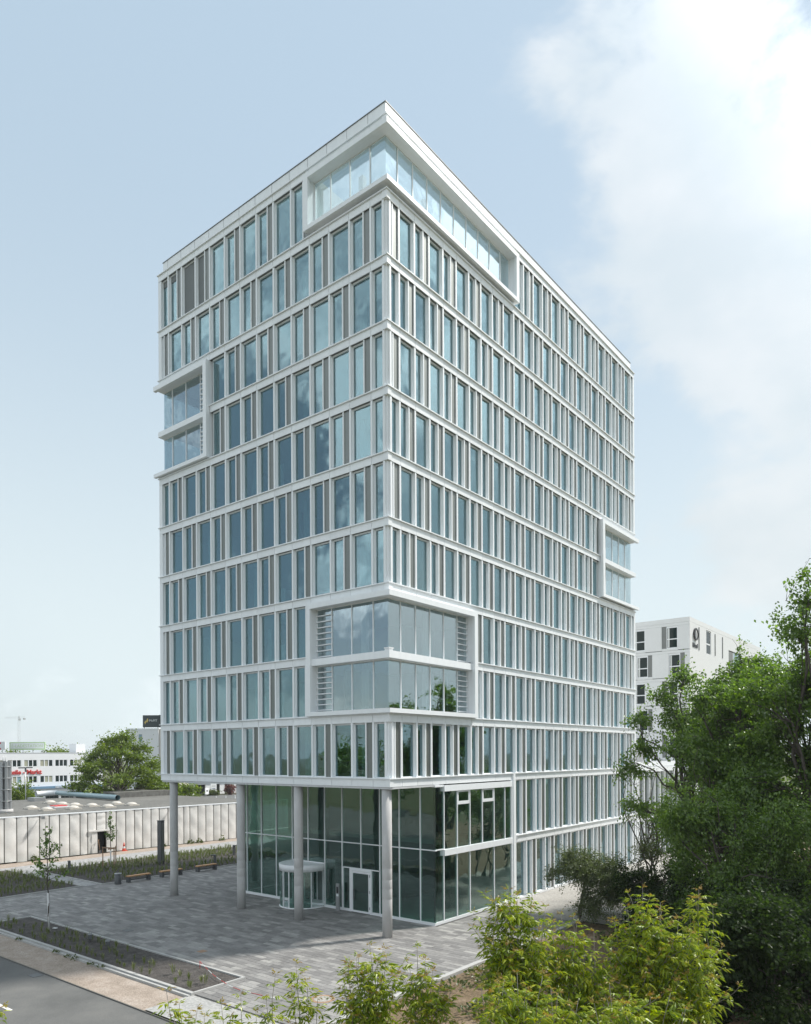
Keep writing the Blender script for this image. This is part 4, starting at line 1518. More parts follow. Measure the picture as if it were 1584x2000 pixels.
o = obj('lettering', text_mesh('sign_letters', 'McFIT', .62, M['whiteprint'], .01, .0), ds, (-.35, -.27, 1.28))
o.rotation_euler = (R(90), 0, 0)
ed = []
for (pts) in ([(-1.25, 1.15), (-1.0, 1.5), (-.85, 1.25), (-1.1, .75)], [(-.95, 1.35), (-.62, 1.95), (-.48, 1.5), (-.7, 1.1)]):
    V = [(x, -.27, z) for x, z in pts] + [(x, -.255, z) for x, z in pts]
    obj('emblem', mesh_np('emblem', V, [[0, 1, 2, 3], [7, 6, 5, 4], [0, 4, 5, 1], [1, 5, 6, 2], [2, 6, 7, 3], [3, 7, 4, 0]], [M['gold']]), ds)

# garage row glimpsed under the tower
ga = empty('garage_row', (-130, 86, 0), 0, 'low white garage row with dark openings and a blue fascia seen under the tower', 'garage')
for (y0, y1) in ((78.5, 80.3), (83.4, 85.7), (87.8, 89.3), (92.2, 96)):
    boxes('pier', [(-.3, 0, y0 - 86, y1 - 86, 0, 2.55)], M['render'], ga)
boxes('lintel', [(-.3, .02, -9, 10, 2.55, 3.0)], M['render'], ga)
boxes('fascia', [(-.3, .3, -9, 10, 3.0, 3.75)], M['blue'], ga)
boxes('back_wall', [(-6, -5.8, -9, 10, 0, 2.55)], M['black'], ga)
boxes('roof', [(-6, -.31, -9, 10, 2.56, 3.6)], M['soffit'], ga)
fr = boxes('window', [(-.2, -.1, 4.3, 4.45, .2, 2.2), (-.2, -.1, 5.0, 5.15, .2, 2.2), (-.2, -.1, 4.45, 5.0, .8, .95), (-.2, -.1, 4.45, 5.0, 1.5, 1.65)], M['white2'], ga)
nb = empty('notice_board', (-128.6, 84.8, 0), 0, 'pale upright notice board with dark lines of print before the garages', 'sign')
boxes('board', [(-.05, .05, -.9, .9, .1, 2.9)], M['whiteprint'], nb)
boxes('print_line', [(.05, .06, -.6, .5, 1.45, 1.55)], M['navy'], nb)
boxes('print_line', [(.05, .06, -.6, .3, .75, .85)], M['shutter'], nb)
boxes('print_line', [(.05, .06, -.55, .55, 2.1, 2.2)], M['shutter'], nb)
vn = empty('white_panel_sign', (-124, 79.4, 0), R(20), 'white rounded sign panel with a dark mark beside the bushes under the tower', 'sign')
boxes('panel', [(-.06, .06, -.75, .75, .5, 2.0)], M['render'], vn)
boxes('dark_mark', [(.06, .07, -.3, .3, 1.1, 1.45)], M['black'], vn)
boxes('post', [(-.04, .04, -.5, -.4, 0, .5)], M['metal'], vn)
lw = empty('yard_fence', (-110, 78, 0), 0, 'row of short white posts along the yard edge beyond the hall', 'fence')
for q in range(9):
    boxes('post', [(-.08, .08, -.08, .08, -.1, .75)], M['whiteprint'], lw, (0, -9 + 2.6 * q, 0))

sl = empty('street_lamp', (-88, 20.5, 0), 0, 'double armed street lamp on a slim grey mast before the red letters', 'street lamp')
tubes('mast', [([(0, 0, -.1), (0, 0, 8.1)], [.09, .06])], M['metal'], sl)
boxes('lamp_head', [(-.12, .12, -1.0, -.1, 8.1, 8.28)], M['darkmetal'], sl)
boxes('lamp_head', [(-.12, .12, .1, 1.0, 8.12, 8.30)], M['darkmetal'], sl)
boxes('bracket', [(-.08, .08, -.1, .1, 7.6, 8.25)], M['darkmetal'], sl)

cr = empty('tower_crane', (-492, 197, 0), 0, 'faint lattice tower crane far away above the rooftops', 'crane')
paths = []
for dx, dy in ((-.6, -.6), (.6, -.6), (.6, .6), (-.6, .6)):
    paths.append(([(dx, dy, 0), (dx, dy, 36)], [.045, .045]))
for z in range(0, 36, 2):
    paths.append(([(-.6, -.6, z), (.6, -.6, z + 2)], [.025, .025]))
    paths.append(([(.6, -.6, z), (.6, .6, z + 2)], [.025, .025]))
tubes('mast', paths, M['crane'], cr)
jd = np.array([-.77, -.64, 0])
paths = [([jd * -4, jd * 9.5], [.06, .05]), ([jd * -4 + [0, 0, 1.1], jd * 9.5 + [0, 0, .5]], [.05, .04])]
for q in np.arange(-4, 9, 1.0):
    paths.append(([jd * q, jd * (q + .5) + [0, 0, .9]], [.025, .025]))
o = tubes('jib', paths, M['crane'], cr)
o.location = (0, 0, 36)
boxes('counterweight', [(-.6, .6, -.6, .6, -1.2, 0)], M['crane'], cr, tuple(jd * -3.6 + [0, 0, 36]))
boxes('cabin', [(-.5, .5, -.5, .5, 34.2, 35.6)], M['crane'], cr, (.9, 0, 0))
tubes('mast_top', [([(0, 0, 36), (0, 0, 38.0)], [.4, .1])], M['crane'], cr)

# ------------------------------------------------------------------ street furniture on the plaza
b0 = empty('park_bench', (-27.75, 2.2, 0), 0, 'bench with orange wooden seat beside the planting bed, nearest the litter bin', 'bench', 'benches along the planting bed')
boxes('seat', [(-.2, .2, -.98, .98, .44, .52)], M['wood'], b0)
boxes('leg', [(-.2, .2, -.95, -.78, -.01, .44)], M['darkmetal'], b0)
boxes('leg', [(-.2, .2, .78, .95, -.01, .44)], M['darkmetal'], b0)
boxes('rail', [(-.04, .04, -.78, .78, .16, .24)], M['darkmetal'], b0)
for yy, lb in ((5.15, 'bench with orange wooden seat partly hidden by the leftmost concrete column'), (8.6, 'bench with orange wooden seat farthest from the litter bin')):
    c = b0.copy()
    COL.objects.link(c)
    c.location.y = yy
    c['label'] = lb
    for ch in list(b0.children):
        d = ch.copy()
        COL.objects.link(d)
        d.parent = c
bn = empty('litter_bin', (-27.75, .45, 0), 0, 'round dark grey litter bin at the corner of the planting bed', 'bin')
obj('body', lathe_mesh('bin_body', [(.24, 0), (.25, .04), (.25, .78)], M['darkmetal'], 24), bn)
obj('rim', lathe_mesh('bin_rim', [(.262, .78), (.262, .84), (.2, .845), (.19, .7)], M['metal'], 24), bn)
bl = empty('bollard_light', (-35.9, .75, 0), R(-20), 'bollard light with a side arm at the tip of the grass bed', 'bollard light', 'bollard lights in the planting beds')
boxes('post', [(-.10, .10, -.10, .10, 0, .95)], M['darkmetal'], bl)
boxes('head', [(-.36, .10, -.1, .1, .955, 1.05)], M['darkmetal'], bl)
for (x, yy, rz, lb) in ((-29.2, 10.6, 40, 'bollard light standing beside the farthest bench'), (-33.5, 16.1, 170, 'bollard light at the back of the grass bed beside the second column')):
    c = bl.copy()
    COL.objects.link(c)
    c.location = (x, yy, 0)
    c.rotation_euler = (0, 0, R(rz))
    c['label'] = lb
    for ch in list(bl.children):
        d = ch.copy()
        COL.objects.link(d)
        d.parent = c
py_ = empty('steel_pylon', (-34.2, 8.4, 0), R(8), 'tall dark steel pylon rising from the grass bed', 'pylon')
boxes('shaft', [(-.24, .24, -.2, .2, 0, 3.95)], M['darkmetal'], py_)
boxes('cap', [(-.26, .26, -.22, .22, 3.95, 4.0)], M['black'], py_)
boxes('side_strip', [(.2405, .25, -.12, .12, .3, 3.8)], M['vent'], py_)
for (x, yy, lb) in ((-12.45, -10.0, 'small ground spotlight on a stem in the near bed, the left one of two'), (-10.4, -10.15, 'small ground spotlight on a stem in the near bed, the right one of two')):
    u = empty('ground_spotlight', (x, yy, .03), R(-30), lb, 'spotlight', 'ground spotlights in the near planting bed')
    boxes('head', [(-.24, .24, -.1, .1, .2, .42)], M['darkmetal'], u)
    boxes('lens', [(-.22, .22, -.108, -.1, .22, .40)], M['metal'], u)
    tubes('stem', [([(0, 0, 0), (0, 0, .2)], [.025, .025])], M['darkmetal'], u)
ms = obj('manhole_cover', lathe_mesh('manhole_cover', [(.36, -.02), (.36, .006), (.34, .008)], M['path'], 36))
ms.location = (3.78, -8.88, 0)
tag(ms, 'round pale concrete manhole cover set in the paving', 'manhole cover')
rim = obj('rim', lathe_mesh('manhole_rim', [(.50, -.02), (.50, .003), (.49, .004)], M['stake'], 36), ms)
dr = boxes('street_drain', [(-.28, .28, -.22, .22, -.03, .012)], M['darkmetal'], None, (-9.2, -14.35, -.118))
tag(dr, 'dark cast iron drain cover at the edge of the road', 'drain cover')
dr = boxes('rusty_drain', [(-.2, .2, -.2, .2, -.03, .008)], M['stake'], None, (-6.2, -7.45, 0))
tag(dr, 'small rusty brown drain cover in the shaded paving', 'drain cover')
dr = boxes('grey_drain', [(-.22, .22, -.22, .22, -.03, .008)], M['darkmetal'], None, (-13.3, -7.3, 0))
tag(dr, 'small dark grey drain cover in the paving above the ground spotlights', 'drain cover')
tp = empty('barrier_tape', (-3.68, -9.4, 0), 0, 'red and white barrier tape sagging from a stake in the bed onto the paving', 'barrier tape')
pts = np.array([(-3.68, -9.4, .36), (-3.2, -9.55, .30), (-2.6, -9.75, .24), (-1.9, -9.95, .17), (-1.2, -10.1, .12), (-.5, -10.2, .05), (.3, -10.25, .02), (1.2, -10.15, .015), (2.3, -10.05, .015)]) - np.array([-3.68, -9.4, 0])
fine = np.stack([np.interp(np.linspace(0, 8, 25), np.arange(9), pts[:, q]) for q in range(3)], -1)
for q in range(0, 24, 2):
    tubes('tape_stripe', [(fine[q:q + 3], [.012, .012, .012])], M['red'] if (q // 2) % 2 == 0 else M['whiteprint'], tp)
tubes('stake', [([(0, 0, 0), (0, 0, .38)], [.015, .015])], M['red'], tp)
wr = boxes('white_scrap', [(-.12, .12, -.08, .08, 0, .02)], M['whiteprint'], None, (-16.9, -9.7, .06), .4)
tag(wr, 'scrap of white paper lying on the near planting bed', 'paper scrap')

# ------------------------------------------------------------------ vegetation


def rot_frames(a, up_jit, r):
    """leaf frames from axis a (n,3): returns a, b (side), n (normal)"""
    up = np.array([0, 0, 1.0]) + r.normal(0, up_jit, a.shape)
    b = np.cross(a, up)
    b /= np.linalg.norm(b, axis=1)[:, None] + 1e-9
    n = np.cross(b, a)
    return a, b, n


def leaf_cloud(pos, axis, L, W, r, up_jit=.7, fold=.15):
    """one folded diamond per leaf"""
    a = axis / (np.linalg.norm(axis, axis=1)[:, None] + 1e-9)
    a, b, n = rot_frames(a, up_jit, r)
    k = len(pos)
    L = (L * r.uniform(.7, 1.25, k))[:, None]
    W = (W * r.uniform(.7, 1.2, k))[:, None]
    p0 = pos
    p2 = pos + a * L - np.array([0, 0, 1]) * L * .12
    p1 = pos + a * L * .45 + b * W + n * W * fold
    p3 = pos + a * L * .45 - b * W + n * W * fold
    v = np.stack([p0, p1, p2, p3], 1).reshape(-1, 3)
    f = np.arange(4 * k).reshape(-1, 4)
    return v, f


def curve_to(p, q, sag, n, r, wig=.06):
    p, q = np.asarray(p, float), np.asarray(q, float)
    t = np.linspace(0, 1, n)[:, None]
    d = np.linalg.norm(q - p)
    pts = p + (q - p) * t + np.array([0, 0, 1]) * (sag * d * np.sin(np.pi * t))
    pts[1:-1] += r.normal(0, wig * d / n, (n - 2, 3))
    return pts


def make_tree(name, label, cat, base, lumps, clusters, per, L, W, mat, trunk_r=.18, wind=(.4, .15, -.1), seed=1, group=None,
              spread=.32, stems=1, bare=0, barkmat=None, twig_share=.35, outer=.55, fork=.35):
    """tapered trunk with limbs to every foliage lump, leaf clusters spread through the lumps"""
    r = np.random.default_rng(seed)
    root = empty(name, base, 0, label, cat, group)
    bm = barkmat or M['bark']
    wind = np.array(wind)
    paths = []
    top = max(l[2] for l in lumps)
    stem_pts = []
    for s in range(stems):
        off = np.array([r.normal(0, .25), r.normal(0, .25), 0]) * (stems > 1)
        end = np.array([r.normal(0, .35) + sum(l[0] for l in lumps) / len(lumps) * .7, r.normal(0, .35) + sum(l[1] for l in lumps) / len(lumps) * .7, top * r.uniform(.75, .95)])
        pts = curve_to(off, end, 0, 9, r, .25)
        rad = trunk_r * (stems ** -.4) * np.linspace(1, .16, 9) ** .9
        rad[0] *= 1.25
        paths.append((pts, rad))
        stem_pts.append((pts, rad))
    V, F = [], []
    base_i = 0
    vol = np.array([l[3] * l[4] * l[5] for l in lumps]) ** .67
    share = vol / vol.sum()
    for (cx, cy, cz, rx, ry, rz), sh_ in zip(lumps, share):
        c = np.array([cx, cy, cz])
        sp, sr = stem_pts[r.integers(len(stem_pts))]
        zi = int(np.clip(np.searchsorted(sp[:, 2], cz * r.uniform(.35, .7)), 1, 7))
        lim = curve_to(sp[zi], c, .12, 6, r, .3)
        r0 = min(sr[zi] * .7, .02 + .035 * np.linalg.norm(c - sp[zi]))
        paths.append((lim, np.linspace(r0, r0 * .3, 6)))
        nc = max(3, int(clusters * sh_))
        d = r.normal(0, 1, (nc, 3))
        d /= np.linalg.norm(d, axis=1)[:, None]
        rr = r.uniform(0, 1, nc) ** outer
        cl = c + d * rr[:, None] * np.array([rx, ry, rz])
        for q in range(nc):
            if r.random() < twig_share:
                st_ = lim[r.integers(2, 6)]
                paths.append((curve_to(st_, cl[q], .08, 4, r, .25), np.linspace(max(.012, r0 * .28), .006, 4)))
        # leaves: sprays pulled along outward + wind
        sdir = d * .8 + wind + r.normal(0, .35, (nc, 3))
        sdir /= np.linalg.norm(sdir, axis=1)[:, None]
        tt = r.normal(0, 1, (nc, per, 1))
        lp = cl[:, None, :] + sdir[:, None, :] * tt * spread * 1.5 + r.normal(0, spread * .55, (nc, per, 3)) * np.array([1, 1, .6])
        la = sdir[:, None, :] + r.normal(0, .55, (nc, per, 3)) + np.array([0, 0, -.25])
        lp, la = lp.reshape(-1, 3), la.reshape(-1, 3)
        keep = lp[:, 2] > .05
        v, f = leaf_cloud(lp[keep], la[keep], L, W, r)
        V.append(v)
        F.append(f + base_i)
        base_i += len(v)
    for q in range(bare):
        sp, sr = stem_pts[r.integers(len(stem_pts))]
        l = lumps[r.integers(len(lumps))]
        tip = np.array(l[:3]) + np.array([r.normal(0, l[3]), r.normal(0, l[4]), l[5] * r.uniform(.6, 1.5)])
        st_ = sp[r.integers(4, 8)]
        m_ = curve_to(st_, tip, .1, 6, r, .35)
        paths.append((m_, np.linspace(.035, .008, 6)))
        for w in range(4):
            k = r.integers(2, 6)
            paths.append((curve_to(m_[k], m_[k] + r.normal(0, .5, 3) + np.array([0, 0, .3]), .05, 4, r, .3), np.linspace(.015, .005, 4)))
    tubes('trunk', paths, bm, root, 6)
    me = mesh_np('crown', np.concatenate(V), np.concatenate(F), [mat])
    cr_ = obj('crown', me, root)
    cr_['kind'] = 'stuff'
    return root


def lumps_in(box, n, rad, seed, base=(0, 0, 0), flat=.75):
    r = np.random.default_rng(seed)
    out = []
    for i in range(n):
        out.append((r.uniform(box[0], box[1]), r.uniform(box[2], box[3]), r.uniform(box[4], box[5]), rad * r.uniform(.75, 1.25), rad * r.uniform(.75, 1.25), rad * flat * r.uniform(.75, 1.25)))
    return out


# big trees on the right, wind from the left
make_tree('locust_tree', 'dark branching tree with a leaning trunk in front of the white hotel', 'tree', (9.0, 18.6, 0),
          lumps_in((-.6, 4.6, -1.2, 4.6, 4.5, 13.6), 20, 1.45, 3) + [(-.6, -.3, 13.6, 1.1, 1.1, .8), (.3, .4, 14.9, 1.0, 1.0, .8), (-2.5, -1.9, 8.8, 1.0, 1.0, .6), (-2.0, -1.5, 12.0, .9, .9, .6), (-1.6, -1.2, 10.2, 1.0, 1.0, .7), (-2.2, -1.6, 6.4, 1.1, 1.1, .7)],
          900, 46, .19, .068, M['leaf_mid'], .26, (.5, .4, -.15), 11, None, .30, 2, 10)
make_tree('locust_tree', 'tallest tree at the right edge with a loose tuft of leaves at its top', 'tree', (18.6, 8.4, 0),
          lumps_in((-2.6, 3.4, -2.5, 3.2, 3.5, 14.0), 22, 1.6, 4) + [(-.4, -.4, 15.4, 1.3, 1.2, 1.1), (-.2, -.2, 16.9, .8, .8, .8), (-.2, -.3, 18.0, .4, .4, .6), (1.8, 1.4, 15.0, 1.5, 1.5, 1.2)],
          1150, 48, .17, .062, M['leaf_mid'], .28, (.55, .44, -.15), 12, None, .27, 2, 8)
make_tree('locust_tree', 'broad wind blown tree between the tall tree and the hotel', 'tree', (14.2, 11.6, 0),
          lumps_in((-3.0, 2.6, -2.6, 2.6, 3.0, 12.0), 22, 1.5, 5) + [(-1.2, -.5, 12.8, 1.2, 1.2, .9), (.6, .4, 13.4, 1.2, 1.2, .9), (-.3, 2.9, 14.7, 1.3, 1.3, 1.0), (1.0, 3.4, 14.3, 1.3, 1.3, 1.0), (-1.2, 2.2, 13.6, 1.2, 1.2, .9), (1.6, 1.7, 13.9, 1.3, 1.3, 1.0), (2.4, .8, 12.6, 1.4, 1.4, 1.1), (.2, 1.9, 12.2, 1.4, 1.4, 1.1)],
          1200, 48, .18, .064, M['leaf_mid'], .24, (.6, .45, -.2), 13, None, .28, 2, 8)
make_tree('locust_tree', 'low drooping tree with feathery leaves before the dark right thicket', 'tree', (15.4, 4.6, 0),
          lumps_in((-2.2, 3.4, -2.0, 2.4, 2.2, 7.4), 14, 1.35, 6), 760, 50, .14, .045, M['leaf_mid'], .2, (.6, .5, -.35), 14, None, .28, 2, 5)
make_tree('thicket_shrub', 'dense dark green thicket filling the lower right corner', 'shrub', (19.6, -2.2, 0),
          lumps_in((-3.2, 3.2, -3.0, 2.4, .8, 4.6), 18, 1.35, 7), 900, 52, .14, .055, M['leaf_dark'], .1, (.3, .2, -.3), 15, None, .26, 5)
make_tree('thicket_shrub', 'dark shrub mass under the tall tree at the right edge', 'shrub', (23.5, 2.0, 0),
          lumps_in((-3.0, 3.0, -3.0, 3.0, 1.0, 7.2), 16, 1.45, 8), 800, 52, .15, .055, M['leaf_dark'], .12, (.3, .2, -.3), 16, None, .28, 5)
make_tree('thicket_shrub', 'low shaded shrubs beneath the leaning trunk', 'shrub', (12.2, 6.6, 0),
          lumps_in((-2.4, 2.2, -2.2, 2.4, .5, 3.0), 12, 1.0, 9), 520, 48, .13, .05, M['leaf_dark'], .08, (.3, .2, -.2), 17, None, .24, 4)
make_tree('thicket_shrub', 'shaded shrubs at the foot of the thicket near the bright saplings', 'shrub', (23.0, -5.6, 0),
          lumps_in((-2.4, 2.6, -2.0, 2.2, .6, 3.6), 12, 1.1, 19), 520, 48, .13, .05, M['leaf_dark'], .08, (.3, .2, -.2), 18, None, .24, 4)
make_tree('elder_bush', 'grey green elder bush with pale flower heads beside the building corner path', 'bush', (5.4, 11.0, 0),
          lumps_in((-1.7, 2.8, -1.6, 2.2, .5, 4.0), 24, .85, 21), 900, 46, .085, .036, M['leaf_bush'], .1, (.1, .1, -.15), 21, None, .2, 3, 5, outer=.6)
make_tree('thin_tree', 'thin half bare tree with twiggy branches against the fins of the low storeys', 'tree', (6.6, 20.6, 0),
          lumps_in((-1.5, 1.6, -1.5, 1.8, 2.6, 6.6), 10, .85, 22), 170, 36, .10, .042, M['leaf_bush'], .1, (.2, .15, -.1), 22, None, .24, 3, 12, twig_share=.7)
make_tree('thin_tree', 'thin leafy tree rising before the far end of the tower', 'tree', (7.6, 25.5, 0),
          lumps_in((-1.6, 1.6, -1.6, 1.8, 3.0, 9.0), 11, 1.0, 23), 230, 38, .12, .05, M['leaf_mid'], .11, (.3, .2, -.1), 23, None, .26, 2, 10, twig_share=.6)
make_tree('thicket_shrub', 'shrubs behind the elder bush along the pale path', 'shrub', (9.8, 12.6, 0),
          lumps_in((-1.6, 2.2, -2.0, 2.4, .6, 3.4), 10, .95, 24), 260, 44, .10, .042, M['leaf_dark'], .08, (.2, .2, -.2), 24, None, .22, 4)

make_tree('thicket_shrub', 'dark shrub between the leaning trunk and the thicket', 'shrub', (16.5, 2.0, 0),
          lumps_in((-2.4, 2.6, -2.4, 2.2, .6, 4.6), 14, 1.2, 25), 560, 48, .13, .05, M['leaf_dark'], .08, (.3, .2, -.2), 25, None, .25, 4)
make_tree('locust_tree', 'tree behind the broad wind blown tree at the far right', 'tree', (20.5, 15.5, 0),
          lumps_in((-3.0, 3.0, -3.0, 3.0, 2.5, 12.5), 20, 1.7, 26), 900, 46, .15, .052, M['leaf_mid'], .24, (.6, .45, -.2), 26, None, .28, 2, 4)
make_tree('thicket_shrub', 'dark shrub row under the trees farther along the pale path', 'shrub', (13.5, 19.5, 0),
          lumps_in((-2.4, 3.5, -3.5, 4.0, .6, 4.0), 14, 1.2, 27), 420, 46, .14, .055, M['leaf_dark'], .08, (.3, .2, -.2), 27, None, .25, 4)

bt = empty('bare_tree', (7.0, 19.4, 0), 0, 'thin leafless tree whose dark branches reach across the low storeys', 'tree')
rb = np.random.default_rng(77)
bp_ = []
for tip_, r_ in (((-2.0, 1.1, 11.2), .05), ((-3.0, .2, 9.4), .045), ((-.6, 1.6, 10.2), .04)):
    m_ = curve_to((0, 0, 0), tip_, .04, 10, rb, .25)
    bp_.append((m_, np.linspace(r_ * 1.5, .008, 10)))
    for q in range(9):
        k_ = int(rb.integers(4, 10))
        bp_.append((curve_to(m_[k_], m_[k_] + rb.normal(0, .55, 3) + np.array([0, 0, .5]), .05, 5, rb, .3), np.linspace(.016, .004, 5)))
tubes('trunk', bp_, M['bark'], bt, 6)

# spreading tree behind the hall and the shrubs beside it
make_tree('elm_tree', 'broad spreading green tree with several dark trunks behind the hall roof', 'tree', (-78.5, 30.4, 0),
          [(r_ * math.cos(a), r_ * math.sin(a), z, 1.9, 1.9, .65) for r_, a, z in [(4.6, .3, 7.6), (4.8, 1.2, 8.6), (5.0, 2.2, 7.4), (4.6, 3.1, 8.8), (5.0, 4.0, 7.8), (4.8, 5.0, 8.4), (5.2, 5.8, 6.6), (2.6, .8, 11.0), (2.8, 2.6, 11.3), (2.6, 4.4, 11.0), (2.9, 5.6, 10.4), (.5, 1, 12.6), (1.8, 3.4, 12.2), (5.6, 2.7, 5.8), (5.8, 4.6, 5.6), (5.4, 1.7, 6.2), (3.6, 3.9, 9.8), (3.7, .1, 9.6), (5.9, 5.2, 5.0), (6.0, 3.5, 6.6), (5.8, .7, 5.2)]],
          560, 34, .30, .13, M['leaf_elm'], .5, (.0, .0, -.1), 31, None, .42, 4, 0)
make_tree('hedge_bush', 'rounded green bush at the left behind the hall roof', 'bush', (-92, 20.5, 0),
          lumps_in((-2.2, 2.2, -2.2, 2.2, 2.5, 5.2), 9, 1.2, 32), 170, 30, .3, .13, M['leaf_elm'], .15, (0, 0, -.1), 32, None, .4, 3)
make_tree('hedge_bush', 'green bushes under the tower beyond the hall', 'bush', (-84, 43.5, 0),
          lumps_in((-3.0, 3.0, -4.5, 3.5, 1.4, 5.2), 12, 1.4, 33), 220, 30, .32, .14, M['leaf_elm'], .15, (0, 0, -.1), 33, None, .42, 4)
make_tree('hedge_bush', 'green bushes right of the trunks of the spreading tree', 'bush', (-80, 36.5, 0),
          lumps_in((-2.6, 2.6, -2.5, 2.5, 3.2, 6.0), 10, 1.3, 34), 190, 30, .32, .14, M['leaf_elm'], .15, (0, 0, -.1), 34, None, .42, 4)
make_tree('red_shrub', 'dark red leaved shrub between the garage openings', 'shrub', (-126.5, 88.2, 0),
          lumps_in((-.8, .8, -1.0, 1.0, .6, 1.8), 6, .8, 35), 90, 24, .3, .12, M['leaf_red'], .08, (0, 0, 0), 35, None, .3, 4)
make_tree('low_shrub', 'low grey green shrub before the dark garage opening', 'shrub', (-126.5, 83.0, 0),
          lumps_in((-.8, .8, -1.2, 1.0, .3, .8), 5, .7, 36), 60, 24, .28, .12, M['leaf_herb'], .06, (0, 0, 0), 36, None, .3, 4)
for q, (x, yy, h_, lb) in enumerate(((-190, 62, 12.5, 'yellowish tree top behind the green rooftop board'), (-181, 70, 13.0, 'yellowish tree top right of the green rooftop board'),
                                     (-196, 47, 12.0, 'yellowish tree top behind the white rooftop board'), (-215, 95, 13.5, 'darker tree top behind the white commercial building'))):
    make_tree('far_tree', lb, 'tree', (x, yy, 0), lumps_in((-4, 4, -4, 4, h_ - 7, h_ - 2), 8, 2.6, 40 + q), 130, 22, .6, .26, M['leaf_elm'], .3, (0, 0, 0), 40 + q, 'trees behind the commercial building', .8, 1)


# young planted trees
def young_tree(label, x, y, htop, wrap_h, crown0, w, seed, n, lean=(0, 0)):
    r = np.random.default_rng(seed)
    root = empty('young_tree', (x, y, 0), 0, label, 'tree', 'young planted trees')
    tip = np.array([lean[0], lean[1], htop])
    pts = curve_to((0, 0, 0), tip, 0, 10, r, .05)
    rad = np.linspace(.05, .010, 10)
    tubes('trunk_wrap', [(np.array([np.array([0, 0, .0]), np.array([lean[0], lean[1], htop]) * wrap_h / htop]), [.062, .055])], M['wrap'], root, 6)
    paths = [(pts, rad)]
    P, A = [], []
    for q in range(n):
        t_ = r.uniform(0, 1) ** .8
        z = crown0 + (htop - .5 - crown0) * t_
        p = np.array([lean[0], lean[1], htop]) * z / htop
        a = r.uniform(0, 6.28)
        ln = w * (1 - .72 * t_) * r.uniform(.6, 1.1)
        q_ = p + np.array([math.cos(a) * ln, math.sin(a) * ln, ln * r.uniform(.5, 1.0)])
        c = curve_to(p, q_, -.06, 6, r, .12)
        paths.append((c, np.linspace(.018, .005, 6)))
        m_ = max(6, int(26 * ln))
        tt = r.uniform(.25, 1.02, m_)
        lp = np.stack([np.interp(tt, np.linspace(0, 1, 6), c[:, k]) for k in range(3)], -1)
        P.append(lp + r.normal(0, .03, lp.shape))
        A.append(r.normal(0, .7, lp.shape) + np.array([0, 0, -.3]) + (q_ - p) * .4)
    m_ = 14
    zz = r.uniform(htop - .7, htop, m_)
    P.append(np.stack([lean[0] * zz / htop + r.normal(0, .04, m_), lean[1] * zz / htop + r.normal(0, .04, m_), zz], -1))
    A.append(r.normal(0, .8, (m_, 3)))
    tubes('trunk', paths, M['bark'], root, 6)
    v, f = leaf_cloud(np.concatenate(P), np.concatenate(A), .15, .062, r)
    o_ = obj('crown', mesh_np('crown', v, f, [M['leaf_mid']]), root)
    o_['kind'] = 'stuff'
    return root


young_tree('slender young tree with a white wrapped trunk in the near planting bed', -16.55, -10.2, 6.2, 2.2, 2.7, 1.35, 51, 26, (.25, -.3))
young_tree('narrow young tree held by wooden stakes before the dark doorway', -36.2, 4.65, 5.0, 1.5, 2.0, .62, 52, 34)
sf = empty('tree_stakes', (-36.2, 4.65, 0), R(20), 'three wooden stakes with a cross bar holding the narrow young tree', 'tree stakes')
for (x, yy) in ((-.55, -.35), (.62, -.30), (.05, .6)):
    tubes('stake', [([(x, yy, 0), (x, yy, 1.85)], [.045, .045])], M['stake'], sf, 8)
boxes('cross_bar', [(-.6, .67, -.37, -.30, 1.72, 1.82)], M['stake'], sf)
boxes('cross_bar', [(-.05, .05, -.3, .62, 1.60, 1.70)], M['stake'], sf)


# ornamental grass in the beds
def grass_bed(label, rects, dens, h, seed, keep=1.0):
    r = np.random.default_rng(seed)
    V, F = [], []
    n0 = 0
    for (x0, x1, y0, y1) in rects:
        nx, ny = max(1, int((x1 - x0) * dens)), max(1, int((y1 - y0) * dens))
        X, Y = np.meshgrid(np.linspace(x0, x1, nx), np.linspace(y0, y1, ny), indexing='ij')
        C_ = np.stack([X.ravel() + r.normal(0, .07, X.size), Y.ravel() + r.normal(0, .07, X.size)], -1)
        C_ = C_[r.random(len(C_)) < keep]
        for (cx, cy) in C_:
            nb = int(r.integers(12, 22))
            hh = h * r.uniform(.6, 1.2)
            a = r.uniform(0, 6.28, nb)
            le = r.uniform(.1, .55, nb) * hh
            ll = hh * r.uniform(.6, 1.1, nb)
            bx, by = cx + .04 * np.cos(a), cy + .04 * np.sin(a)
            mx, my = cx + le * .45 * np.cos(a), cy + le * .45 * np.sin(a)
            tx, ty = cx + le * np.cos(a) + .06 * hh, cy + le * np.sin(a)
            px, py2 = -np.sin(a) * .013, np.cos(a) * .013
            v = np.stack([np.stack([bx - px, by - py2, np.full(nb, .02)], -1), np.stack([mx - px, my - py2, ll * .7], -1),
                          np.stack([tx, ty, ll * .95], -1), np.stack([mx + px, my + py2, ll * .7], -1)], 1).reshape(-1, 3)
            f = np.arange(4 * nb).reshape(-1, 4) + n0
            V.append(v)
            F.append(f)
            n0 += 4 * nb
    o_ = obj('ornamental_grass', mesh_np('ornamental_grass', np.concatenate(V), np.concatenate(F), [M['grass']]))
    tag(o_, label, 'grass', None, 'stuff')


grass_bed('rows of young ornamental grass in the near planting bed', [(-20.6, -1.5, -11.4, -10.6), (-19, -9, -9.9, -9.5)], 2.6, .5, 61, .62)
grass_bed('ornamental grass in the bed at the left edge of the plaza', [(-40, -33.5, -11, -2.1), (-32.0, -29.6, -11, -2.2)], 2.3, .52, 62)
grass_bed('ornamental grass in the long bed behind the benches', [(-38.6, -33.6, 0, 19.4), (-31.6, -29.1, .2, 19.4)], 2.3, .54, 63)


